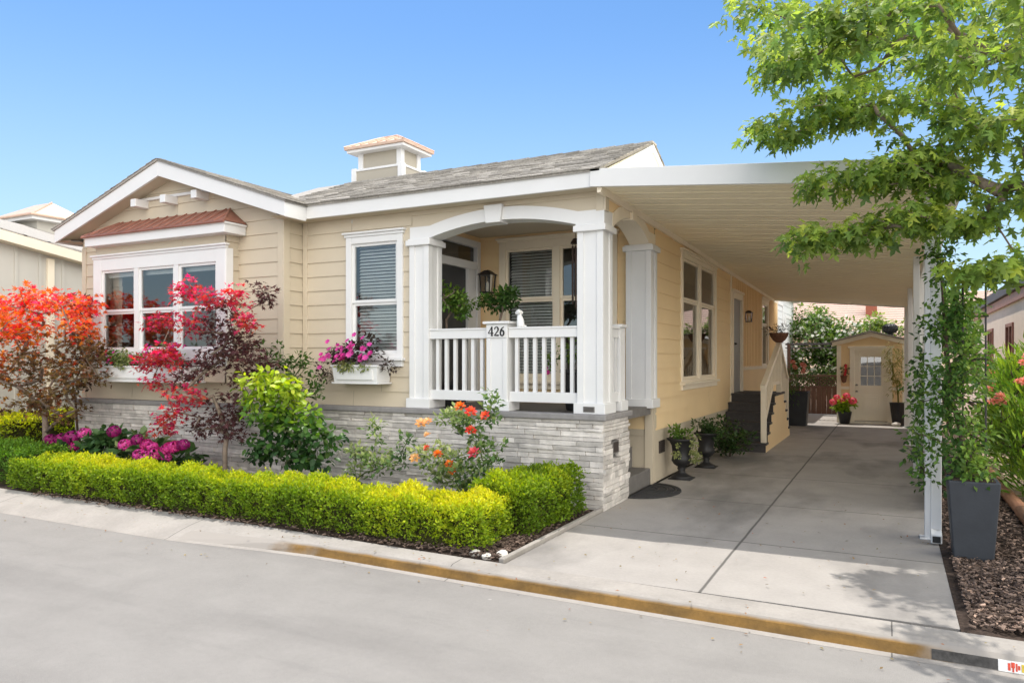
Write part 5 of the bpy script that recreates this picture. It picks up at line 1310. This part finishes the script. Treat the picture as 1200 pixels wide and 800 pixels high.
rb = bloom_mesh('bloom_salmon', M['f_salmon'], 'hydrangea', .12)
for _ in range(9): put_bloom('flower', rb, t, (random.uniform(-2.2,-1.85), 18.95+random.uniform(-.05,.1), random.uniform(1.3,1.55)), (0,-.4,1), random.uniform(.7,1.1))

# ------------------------------------------------------------------ garden shed, fence and back garden
SY = 20.62
SH = thing('garden_shed', 'small tan garden shed with white half glazed door at the end of the driveway', 'shed', (-.47,SY+.8,0))
Fh = fr((0,SY,0), FX, -FY)
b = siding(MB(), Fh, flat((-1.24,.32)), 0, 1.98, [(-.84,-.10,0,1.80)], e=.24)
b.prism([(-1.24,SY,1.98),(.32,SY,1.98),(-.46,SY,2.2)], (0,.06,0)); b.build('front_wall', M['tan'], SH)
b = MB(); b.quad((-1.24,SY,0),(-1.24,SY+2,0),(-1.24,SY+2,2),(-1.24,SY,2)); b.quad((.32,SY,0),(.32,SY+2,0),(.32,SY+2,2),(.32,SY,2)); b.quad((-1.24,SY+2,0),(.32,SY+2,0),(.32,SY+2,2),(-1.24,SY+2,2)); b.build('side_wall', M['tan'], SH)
b = MB(); b.box(-1.25,-1.15,SY-.03,SY-.002,0,1.95); b.box(.23,.33,SY-.03,SY-.002,0,1.95); b.box(-1.149,-.96,SY-.028,SY-.004,.84,.92); b.box(.02,.229,SY-.028,SY-.004,.84,.92)
b.prism([(-1.36,SY-.05,1.93),(-.46,SY-.05,2.17),(.44,SY-.05,1.93),(.44,SY-.05,2.03),(-.46,SY-.05,2.275),(-1.36,SY-.05,2.03)], (0,.03,0)); b.build('trim', M['shed_white'], SH)
b = MB()
for s in (-1, 1):
    xe = -.46+s*.94; A = [V((-.46,SY-.1,2.285)),V((xe,SY-.1,2.03)),V((xe,SY+2.1,2.03)),V((-.46,SY+2.1,2.285))]; b.hexa(A, [p+V((0,0,.035)) for p in A])
b.build('shed_roof', M['shingle'], SH)
b = MB(); b.lbox(Fh,-.95,-.84,-.02,.04,0,1.88); b.lbox(Fh,-.10,.01,-.02,.04,0,1.88); b.lbox(Fh,-.84,-.10,-.02,.038,1.80,1.88); b.lbox(Fh,-.99,.05,-.02,.06,1.88,1.93)
DD = b.build('shed_door', M['shed_white'], SH, bevel=.004)
b = MB(); b.lbox(Fh,-.84,-.73,-.04,.0,.06,1.80); b.lbox(Fh,-.21,-.10,-.04,.0,.06,1.80); b.lbox(Fh,-.73,-.21,-.04,-.001,1.69,1.80); b.lbox(Fh,-.73,-.21,-.04,-.001,.06,.92)
b.lbox(Fh,-.66,-.28,-.002,.008,.22,.72); b.lbox(Fh,-.62,-.32,.007,.016,.27,.67); b.build('door_panel', M['shed_white'], DD, bevel=.004)
window(SH, Fh, -.73, -.21, .92, 1.69, [1], skipcase=True, crown=False, sill=False, blind=False, grid=(3,3), mt='shed_white', sash=.03)
for z in (.80, .96):
    b = MB(); b.lathe([(.001,0),(.03,.0),(.03,.03),(.001,.045)],(-.79,SY-.03,z-.02),10); b.build('handle', M['metal_grey'], DD)
b = MB(); b.box(-1.0,.06,SY-.16,SY-.03,0,.05); b.build('door_sill', M['shed_white'], SH)
b = MB(); b.box(-1.2,.3,SY+1,SY+1.02,.1,1.9); b.build('inner_wall', M['room'], SH)
t = thing('roof_turbine', 'black round turbine vent on the shed roof', 'roof vent', (-.04,SY+.5,2.2))
b = MB(); b.lathe([(.07,-.06),(.07,.06),(.001,.06)],(-.04,SY+.5,2.22),14); b.build('neck', M['black'], t)
b = MB(); b.lathe([(.08,.06),(.14,.09),(.165,.15),(.15,.22),(.09,.27),(.001,.28)],(-.04,SY+.5,2.22),18)
for i in range(16):
    a = 2*PI*i/16; b.tube([(-.04+r*math.cos(a+k*.12),SY+.5+r*math.sin(a+k*.12),2.22+z) for k, (r, z) in enumerate(((.085,.06),(.15,.09),(.178,.15),(.16,.22),(.09,.275)))], .012, 4)
b.build('turbine_head', M['black'], t)
# wall pocket and pots by the shed
t = thing('wall_planter', 'small wall pocket with red flowers left of the shed door', 'wall planter', (-1.08,SY,1.1))
b = MB(); b.lathe([(.001,0),(.05,.03),(.085,.18),(.09,.2),(.001,.19)],(-1.08,SY-.09,1.0),14); b.build('pocket', M['terracotta'], t)
P, o, idx = spray([(-1.08,SY-.1,1.27),(-1.06,SY-.1,1.36)], 26, .09, 1); leaves('foliage', P, norm(o), norm(rdir(len(P))), .07, .3+.3*o[:,2], 'oval', M['l_deep'], t)
for z in (1.22,1.27,1.33,1.4,1.45): put_bloom('flower', pm['red'], t, (-1.08+random.uniform(-.05,.05),SY-.2,z), (0,-1,.3), 1.0)
t = thing('flower_pot', 'black pot of pink flowers at the left of the shed door', 'potted plant', (-1.12,SY-.35,0))
b = MB(); b.lathe([(.10,0),(.115,.02),(.16,.27),(.17,.30),(.15,.30),(.001,.27)],(-1.05,SY-.35,0),18); b.build('pot', M['black'], t)
CC = pts_in([((-1.08,SY-.38,.48),(.2,.14,.14),16)]); branching('t', M['twig_green'], (-1.05,SY-.35,.26), [(-1.05,SY-.35,.34)], CC, .012, t)
P, o, idx = spray(CC, 16, .10, .8); leaves('foliage', P, norm(o), norm(rdir(len(P))*.6+np.array([0,-.4,1])), .10, .6+.3*o[:,2], 'wide', M['l_lime'], t)
hp = bloom_mesh('bloom_pot_pink', M['f_rosepink'], 'hydrangea', .2)
for x, z in ((-1.22,.66),(-1.0,.70),(-.86,.58),(-1.1,.58),(-1.3,.54)): put_bloom('flower_head', hp, t, (x, SY-.5, z), (0,-.5,1), random.uniform(.7,1))
t = thing('potted_bamboo', 'yellow green bamboo in a tall black pot right of the shed door', 'potted plant', (.12,SY-.42,0))
b = MB(); b.lathe([(.12,0),(.13,.02),(.19,.52),(.20,.56),(.18,.56),(.001,.52)],(.14,SY-.42,0),18); b.build('pot', M['black'], t)
CC = pts_in([((.05,SY-.4,1.7),(.22,.14,.3),18),((.1,SY-.42,1.1),(.16,.1,.35),16)]); branching('t', M['l_bamboo'], (.14,SY-.42,.5), [(.13,SY-.42,.8)], CC, .02, t, rmin=.005)
P, o, idx = spray(CC, 13, .15, 1); leaves('foliage', P, norm(o+np.array([0,0,-.3])), norm(rdir(len(P))*.6+np.array([0,-.5,1])), .11, .5+.4*o[:,2], 'long', M['l_bamboo'], t)
rock(.08,SY-.62,.10,'white lumpy stone by the bamboo pot')
# brown fence with lattice top, trellis frame
t = thing('lattice_fence', 'brown board fence with a lattice top beside the shed', 'fence', (-1.9,23,0))
b = MB(); x = -3.2
while x < -1.2: b.box(x,x+.135,23,23.025,.04,.78); x += .14
b.build('boards', M['brown_fence'], t)
b = MB(); b.box(-3.2,-1.2,22.985,23.04,.78,.83); b.box(-3.2,-1.2,22.985,23.04,1.11,1.16)
x = -3.4
while x < -1.15:
    for s in (-1, 1):
        xa, xb = (x, x+.30) if s > 0 else (x+.30, x)
        if min(xa, xb) > -3.3 and max(xa, xb) < -1.1: b.tube([(xa,23.01+s*.006,.82),(xb,23.01+s*.006,1.12)], .012, 4)
    x += .10
b.build('lattice', M['brown_fence'], t)
for x in (-3.2,-1.3):
    b = MB(); b.box(x,x+.09,22.97,23.06,0,1.25); b.build('post', M['brown_fence'], t)
t = thing('garden_trellis', 'dark overhead trellis beam between the house and the shed', 'trellis', (-2,21.6,0))
b = MB(); b.box(-2.55,-2.47,21.5,21.58,0,2.02); b.build('post', M['brown_fence'], t)
b = MB(); b.box(-2.6,-1.26,21.52,21.56,1.99,2.04); b.box(-2.6,-1.26,21.72,21.76,1.99,2.04); b.box(-2.6,-1.26,21.52,21.56,1.90,1.93)
x = -2.55
while x < -1.3: b.box(x,x+.03,21.5,21.8,2.04,2.06); x += .11
b.build('beam', M['roof_dark'], t)
t = thing('garden_bush', 'big flowering green bush behind the brown fence', 'bush', (-2.0,24.8,0))
CC = pts_in([((-2.2,24.8,2.3),(1.1,.9,.85),70),((-1.4,25,2.0),(.8,.8,.8),34),((-2.1,24.4,1.2),(1.1,.7,.6),40),((-.6,25.5,2.2),(.5,.5,.5),12)])
branching('t', M['bark'], (-2,24.8,0), [(-2,24.8,.4),(-2,24.8,.8)], CC, .08, t)
P, o, idx = spray(CC, 55, .34, .8); leaves('foliage', P, norm(o+rdir(len(P))*.6), norm(rdir(len(P))*.5+np.array([0,-.2,1])), .13*(.6+.8*RNG.random(len(P))), .35+.5*np.clip(o[:,2],-.5,1)*(P[:,2]>1.4), 'oval', M['l_bush'], t)
F_ = RNG.random(len(P)) < .055; q = F_ & (P[:,2] > 1.2) & (P[:,2] < 2.9)
leaves('blossom', P[q]+np.array([0,-.12,.05]), rdir(q.sum()), norm(rdir(q.sum())*.5+np.array([0,-1,.6])), .15, RNG.random(q.sum()), 'petal', M['f_white'], t)
t = thing('garden_bush', 'yellow green low bush behind the shed roof', 'bush', (-.2,24.2,0))
CC = pts_in([((-.5,24.4,2.35),(.4,.4,.5),14),((.35,24.2,2.1),(.4,.4,.5),14)]); branching('t', M['bark'], (-.2,24.2,0), [(-.2,24.2,.5),(-.2,24.2,1)], CC, .04, t)
P, o, idx = spray(CC, 50, .28, .8); leaves('foliage', P, norm(o+rdir(len(P))*.6), norm(rdir(len(P))*.5+np.array([0,-.2,1])), .13, .7+.4*o[:,2], 'oval', M['l_bush'], t)

# house far behind with the pink roof
t = thing('distant_house', 'distant house with a pale pink tiled roof behind the garden', 'house', (-2,44,0))
b = MB(); b.box(-16,14,38.4,50,0,2.7); b.build('wall', M['beige'], t)
b = MB(); b.hexa([V((-16.5,37.8,2.6)),V((14.5,37.8,2.6)),V((14.5,44,4.9)),V((-16.5,44,4.9))],[V((-16.5,37.8,2.75)),V((14.5,37.8,2.75)),V((14.5,44,5.05)),V((-16.5,44,5.05))])
b.hexa([V((-16.5,44,4.9)),V((14.5,44,4.9)),V((14.5,50.2,2.6)),V((-16.5,50.2,2.6))],[V((-16.5,44,5.05)),V((14.5,44,5.05)),V((14.5,50.2,2.75)),V((-16.5,50.2,2.75))])
for k in range(18):
    f = k/18; y = 37.8+6.2*f; z = 2.75+2.3*f; b.box(-16.5,14.5,y,y+.02,z+.02,z+.05)
RF = b.build('roof', M['pinkroof'], t)
b = MB(); b.box(-1.15,-.65,40.4,40.9,3.3,4.35); b.box(-1.22,-.58,40.33,40.97,4.35,4.43); b.build('chimney', M['brick'], RF)
b = MB(); b.add([(-1.15,40.4,4.43),(-.65,40.4,4.43),(-.65,40.9,4.43),(-1.15,40.9,4.43),(-.9,40.65,4.68)],[(0,1,4),(1,2,4),(2,3,4),(3,0,4)]); b.build('chimney_cap', M['stone_white'], RF)

# ------------------------------------------------------------------ neighbouring houses
t = thing('neighbor_house', 'grey board and batten neighbouring house at the far left', 'house', (-15,11,0))
NX = -13.45
Fn = fr((NX,0,0), FY, FX)
def ez(y): return 3.60 - .155*(y-7.27)
b = MB()
b.add([(NX,4.5,.55),(NX,11.5,.55),(NX,11.5,ez(11.5)),(NX,4.5,ez(4.5))],[(0,1,2,3)])
y = 4.6
while y < 11.4:
    b.hexa([V((NX,y,.6)),V((NX+.02,y,.6)),V((NX+.02,y+.05,.6)),V((NX,y+.05,.6))],[V((NX,y,ez(y)-.02)),V((NX+.02,y,ez(y)-.02)),V((NX+.02,y+.05,ez(y)-.02)),V((NX,y+.05,ez(y)-.02))]); y += .41
b.box(-22,NX-.01,4.5,4.6,.55,3.9); b.build('wall', M['grey_wall'], t)
b = MB(); b.box(NX-.02,NX+.045,8.02,8.14,.6,3.4); b.hexa([V((NX-.1,4.2,ez(4.2)-.02)),V((NX+.22,4.2,ez(4.2)-.02)),V((NX+.22,11.5,ez(11.5)-.02)),V((NX-.1,11.5,ez(11.5)-.02))],[V((NX-.1,4.2,ez(4.2)+.15)),V((NX+.22,4.2,ez(4.2)+.15)),V((NX+.22,11.5,ez(11.5)+.15)),V((NX-.1,11.5,ez(11.5)+.15))]); b.build('eave_trim', M['offwhite'], t, bevel=.004)
b = ledger(MB(), Fn, 4.5, 7.9, 0, .62, ln=(.15,.5)); b.box(NX-.05,NX+.06,4.5,7.95,.62,.68); b.build('stone_base', M['stone'], t)
b = MB(); b.box(NX-.05,NX-.012,7.9,11.5,0,.56); b.build('skirting', M['cream'], t)
b = MB(); b.box(NX-.03,NX+.02,6.35,7.2,1.0,1.02); b.box(NX+.03,NX+.05,6.5,7.3,.33,.52); b.build('crawl_vent', M['vent'], t)
b = MB()
A = [V((NX+.2,4.2,ez(4.2)+.13)),V((NX+.2,11.6,ez(11.6)+.13)),V((-20,12.6,4.92)),V((-20,4.2,4.95))]
b.hexa(A, [p+V((0,0,.03)) for p in A]); 
for k in range(26):                      # course by course between the sloping eave and the ridge
    f0, f1 = k/26, (k+1)/26
    for y0 in np.arange(4.2, 11.4, .42):
        y0 = float(y0)+random.uniform(-.05,.05); y1 = y0+.4
        def sp(f, y, h): return A[0].lerp(A[1], (y-4.2)/7.4).lerp(A[3].lerp(A[2], (y-4.2)/7.4), f)+V((0,0,h))
        h = .034+random.uniform(0,.018)
        b.quad(sp(f0,y0,h+.014), sp(f0,y1,h+.014), sp(f1,y1,h), sp(f1,y0,h)); b.quad(sp(f0,y0,0), sp(f0,y1,0), sp(f0,y1,h+.014), sp(f0,y0,h+.014))
b.build('roof', M['shingle'], t)
b = MB(); b.prism([(-16.6,11.3,3.6),(-13.2,11.3,3.35),(-13.2,11.3,3.6),(-15.0,11.3,4.15),(-16.6,11.3,3.9)], (0,.12,0)); b.build('gable_trim', M['white'], t)
b = MB(); b.box(-19.35,-18.15,10.6,11.6,4.0,4.9); c1 = b.build('cupola', M['grey_wall'], t)
b = MB(); b.box(-19.6,-17.9,10.35,11.85,4.9,5.0); b.build('cornice', M['white'], c1)
b = MB(); b.add([(-19.65,10.3,5.0),(-17.85,10.3,5.0),(-17.85,11.9,5.0),(-19.65,11.9,5.0),(-19.1,11.1,5.45),(-18.4,11.1,5.45)],[(0,1,5,4),(1,2,5),(2,3,4,5),(3,0,4)]); b.tube([(-19.65,10.3,5.0),(-17.85,10.3,5.0),(-17.85,11.9,5.0)],.03,5); b.tube([(-17.85,10.3,5.0),(-18.4,11.1,5.45)],.025,5); b.build('cupola_roof', M['copper_light'], c1)

t = thing('neighbor_house', 'beige neighbouring house with narrow dark windows at the right', 'house', (5,24,0))
NX2 = 2.42
Fr_ = fr((NX2,0,0), -FY, -FX)
b = MB()
ops = [(-20.9,-19.9,1.05,2.35),(-24.6,-23.6,1.05,2.35),(-28.8,-27.8,1.05,2.35)]
siding(b, Fr_, flat((-31,-13.5)), .1, 2.95, ops, e=3.2, lap=.0); b.quad((NX2,13.5,.1),(9,13.5,.1),(9,13.5,2.95),(NX2,13.5,2.95)); b.build('wall', M['beige'], t)
for o in ops: window(t, Fr_, o[0]-.08, o[1]+.08, o[2]-.06, o[3]+.08, [1,1], casing=.08, mt='copper', crown=False, sill=False, blind=False, sash=.03)
b = MB(); b.box(NX2-.10,10,13.2,31.3,3.10,3.32); b.build('roof', M['roof_dark'], t)
b = MB(); b.box(NX2-.02,NX2+.3,13.5,31,2.95,3.09); b.box(NX2-.06,NX2-.021,13.5,31,2.86,2.98); b.build('eave_trim', M['copper'], t)
b = MB(); b.box(NX2+1.2,NX2+1.25,13.6,31,.1,2.9); b.build('inner_wall', M['room'], t)

# ------------------------------------------------------------------ right hand bed
b = MB(); pth = []
t = thing('edging_log', 'long reddish brown timber edging between the mulch beds', 'edging', (1.17,9,0))
for (y0, y1) in ((6.9,9.05),(9.08,11.4),(11.43,13.5)):
    b = MB(); b.tube([(1.18,y0,.06),(1.17,(y0+y1)/2,.065),(1.17,y1,.06)], .065, 10); b.build('log', M['log'], t, smooth=True)
t = thing('planter', 'tall dark square planter at the driveway corner holding the vine', 'planter', (.60,6.95,0))
b = MB(); a = .135; c = .178; X, Y = .575, 7.0
b.hexa([V((X-a,Y-a,0)),V((X+a,Y-a,0)),V((X+a,Y+a,0)),V((X-a,Y+a,0))],[V((X-c,Y-c,.64)),V((X+c,Y-c,.64)),V((X+c,Y+c,.64)),V((X-c,Y+c,.64))]); b.build('planter_box', M['planter'], t, bevel=.01)
q = MB(); q.box(X-c+.03,X+c-.03,Y-c+.03,Y+c-.03,.60,.648); q.build('soil', M['soil'], t)
# star jasmine climbing the trellis and post
vine = [((.50,7.05,.95),(.17,.14,.28),22),((.44,7.12,1.4),(.19,.14,.3),26),((.56,7.05,1.5),(.13,.12,.3),14),((.42,7.18,1.95),(.15,.12,.3),18),((.37,7.25,2.45),(.09,.1,.3),12),((.54,7.1,2.0),(.10,.1,.22),7),((.22,7.22,.85),(.09,.08,.32),10),((.22,7.3,1.35),(.07,.07,.25),7),((.56,6.98,.70),(.15,.12,.07),12)]
CC = pts_in(vine)
t = thing('climbing_vine', 'green climbing vine growing up the white carport post', 'vine', (.58,7.02,.62))
branching('t', M['twig'], (.58,7.02,.6), [(.52,7.08,.9),(.44,7.15,1.3),(.40,7.2,1.8),(.37,7.25,2.3)], CC, .02, t, rmin=.003, wob=.15)
P, o, idx = spray(CC, 30, .11, 1); leaves('foliage', P, norm(o+rdir(len(P))*.7+np.array([0,0,-.3])), norm(rdir(len(P))*.6+np.array([-.1,-.6,.8])), .046*(.55+.9*RNG.random(len(P))), .40+.4*o[:,2]+.4*(P[:,0]>.52)+RNG.normal(size=len(P))*.15, 'oval', M['l_green'], t)
q = MB()
for x in (.52,.68):
    q.tube([(x,7.12,.6),(x,7.14,2.3)], .008, 5)
for z in (.9,1.25,1.6,1.95,2.25): q.tube([(.50,7.135,z),(.70,7.135,z)], .006, 5)
tag(q.build('plant_trellis', M['black']), 'thin black wire trellis inside the climbing vine', 'trellis')
# second vine further along the carport side
CC = pts_in([((.36,8.9,.7),(.10,.3,.6),18),((.38,9.2,1.5),(.10,.3,.6),16)])
t = thing('climbing_vine', 'dark climbing plant behind the front carport post along the driveway edge', 'vine', (.44,9.1,0))
branching('t', M['twig'], (.46,9.1,-.02), [(.42,9.1,.4),(.40,9.15,.9)], CC, .018, t, rmin=.003, wob=.1)
P, o, idx = spray(CC, 26, .16, 1); leaves('foliage', P, norm(o+rdir(len(P))*.7), norm(rdir(len(P))*.6+np.array([-.3,-.6,.8])), .065*(.55+.9*RNG.random(len(P))), .25+.4*o[:,2], 'oval', M['l_deep'], t)
# oleander and other bushes on the right
def oleander(label, x, y, rx, ry, h, n, pinks):
    t = thing('oleander', label, 'bush', (x,y,0), 'oleander bushes by the neighbouring house')
    CC = pts_in([((x,y,h*.55),(rx,ry,h*.45),n),((x,y,h*.85),(rx*.8,ry*.8,h*.18),n//3),((x-.1,y-.2,h*.28),(rx,ry,h*.22),n//2)])
    branching('t', M['twig'], (x,y,-.02), [(x,y,.15),(x,y,.3)], CC, .045, t)
    P, o, idx = spray(CC, 36, .25, 1); D = norm(o+rdir(len(P))*.35+np.array([0,0,.75]))
    leaves('foliage', P, D, norm(np.cross(D, rdir(len(P)))), .145*(.65+.6*RNG.random(len(P))), .30+.5*np.clip(o[:,2],-.5,1)+RNG.normal(size=len(P))*.1, 'long', M['l_olea'], t)
    hb = bloom_mesh('bloom_oleander', M['f_salmon'], 'rose', .085)
    for (px_, py_, pz_) in pinks:
        for _ in range(3): put_bloom('flower', hb, t, (px_+random.uniform(-.07,.07), py_+random.uniform(-.05,.05), pz_+random.uniform(-.06,.06)), (-.3+random.uniform(-.4,.4),-.7,.5), random.uniform(.6,1.1))
oleander('sunlit oleander with salmon flowers nearest the street', 1.62, 10.2, .60, .85, 1.66, 90, [(1.2,9.5,1.35),(1.28,9.4,1.6),(1.05,9.8,1.15),(1.3,9.35,1.5)])
oleander('farther oleander beside the timber edging', 1.62, 12.9, .45, 1.2, 1.5, 50, [(1.2,12.2,1.45),(1.2,12,1.25),(1.25,12.2,1.0)])
shrub('photinia', 'reddish tipped shrub behind the climbing vine', 'shrub', (.95,11.5,0), pts_in([((.80,11.4,2.1),(.22,.3,.45),22),((.85,11.5,1.5),(.25,.3,.6),24),((1.0,11.5,.8),(.3,.4,.4),16)]), .2, 24, 'oval', .085, M['l_green'], lambda P, i, o: .55+.35*o[:,2], r0=.03, trunkh=.5)
shrub('garden_tree', 'small pale tree beyond the carport by the neighbouring house', 'tree', (1.15,19.5,0), pts_in([((1.05,19.5,2.9),(.45,.6,.4),18),((1.05,19.5,2.2),(.45,.6,.5),20)]), .28, 30, 'oval', .13, M['l_green'], lambda P, i, o: .6+.4*o[:,2], r0=.06, trunkh=1.2)

# ------------------------------------------------------------------ silver maple: trunk in the right bed, crown over the driveway corner
TX, TY = 2.75, 6.35
crown = [((-.58,5.65,3.75),(.20,.14,.09),7),((-.42,5.25,3.85),(.24,.14,.10),8),((-.15,5.45,3.8),(.24,.16,.10),8),((-.75,5.9,3.9),(.2,.15,.1),6),((.25,5.95,3.7),(.22,.2,.12),6),((.55,5.6,3.6),(.3,.2,.14),8),((.35,5.35,3.9),(.25,.2,.12),6),((.95,5.3,3.9),(.4,.3,.2),10),((1.4,5.6,3.6),(.4,.4,.2),8),((-.95,7.0,4.75),(.40,.5,.35),12),((-.55,7.4,5.0),(.6,.6,.4),22),((.1,7.3,4.9),(.6,.8,.45),24),((.8,7.2,4.75),(.6,.9,.5),24),((-.62,7.0,4.25),(.42,.4,.28),15),((-.15,7.2,4.3),(.5,.6,.35),20),((.4,7.2,4.2),(.5,.7,.35),20),((1.0,6.9,4.0),(.5,.8,.45),22),
         ((-.82,6.75,3.60),(.34,.22,.13),14),((-.50,6.85,3.74),(.36,.3,.16),14),((-.05,6.9,3.70),(.42,.3,.18),16),((.40,6.8,3.45),(.38,.3,.2),16),((.85,6.6,3.3),(.35,.5,.25),16),
         ((-.36,6.72,3.10),(.30,.2,.12),11),((.02,6.7,3.12),(.26,.2,.12),9),
         ((-.58,6.68,2.60),(.20,.16,.10),9),((-.28,6.72,2.68),(.26,.16,.11),11),((.08,6.72,2.74),(.28,.2,.12),13),((.30,6.85,3.12),(.24,.2,.12),10),((.12,6.95,3.28),(.28,.2,.1),9),((.42,6.8,2.95),(.2,.2,.12),8),((.45,6.66,2.72),(.26,.25,.14),10),((.82,6.6,2.76),(.26,.3,.16),9),
         ((.62,6.75,2.30),(.15,.15,.10),6),((.84,6.7,2.36),(.2,.2,.10),7),
         ((1.6,6.3,3.3),(.5,.6,.4),12),((1.7,6.4,4.3),(.7,.9,.5),16),((2.9,6.3,4.2),(.9,1.0,.7),18),((3.7,6.4,4.3),(.7,.9,.7),12),((.0,6.8,5.5),(.9,.8,.3),10),((1.3,6.6,5.6),(.9,.9,.4),10),((2.6,6.5,5.5),(1.0,1.0,.5),14)]
CC = pts_in(crown)
t = thing('silver_maple', 'leafy green maple reaching in from the right over the driveway corner', 'tree', (TX,TY,0))
branching('t', M['bark'], (TX,TY,-.03), [(TX-.05,TY,.8),(TX-.1,TY,1.6),(TX-.25,TY+.05,2.3),(TX-.5,TY+.1,2.9),(TX-.7,TY+.15,3.6),(TX-.9,TY+.2,4.4),(TX-1.1,TY+.25,5.2)], CC, .13, t, rmin=.003, seg=9, wob=.08, power=.74)
P, o, idx = spray(CC, 20, .20, .55)
D = norm(o*.7+rdir(len(P))*.5+np.array([-.1,-.05,-.62]))
Nn = norm(rdir(len(P))*.55+np.array([0,-.25,1]))
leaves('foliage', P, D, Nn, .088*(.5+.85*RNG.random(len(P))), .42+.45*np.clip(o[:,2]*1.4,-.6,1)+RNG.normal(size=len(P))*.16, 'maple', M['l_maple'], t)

# ------------------------------------------------------------------ painted marker on the kerb face
t = thing('kerb_marker', 'painted kerb marker with a white red and yellow patch on black', 'kerb marker', (.45,4.82,-.05))
def facebox(b, x0, x1, h0, h1, off):
    A = []
    for x, h in ((x0,h0),(x1,h0),(x1,h1),(x0,h1)):
        k = kp(x); f, g = V(k[3]), V(k[4]); A.append(g.lerp(f, h)+V((0,-off,0)))
    b.hexa([p+V((0,.008,0)) for p in A], A)
b = MB(); facebox(b, .20, .515, .06, .97, .003); b.build('black_patch', M['kerb_black'], t)
b = MB(); facebox(b, .516, .68, .04, .99, .004); b.build('white_patch', M['kerb_white'], t)
b = MB()
for (a, c, h0, h1) in ((.560,.572,.2,.8),(.575,.592,.45,.9),(.580,.588,.1,.5),(.596,.604,.2,.85),(.606,.616,.35,.7)): facebox(b, a, c, h0, h1, .006)
b.build('red_marks', M['kerb_red'], t)
b = MB()
for (a, c, h0, h1) in ((.622,.636,.2,.85),(.640,.648,.1,.5),(.642,.655,.6,.9)): facebox(b, a, c, h0, h1, .006)
b.build('yellow_marks', M['kerb_yellow'], t)
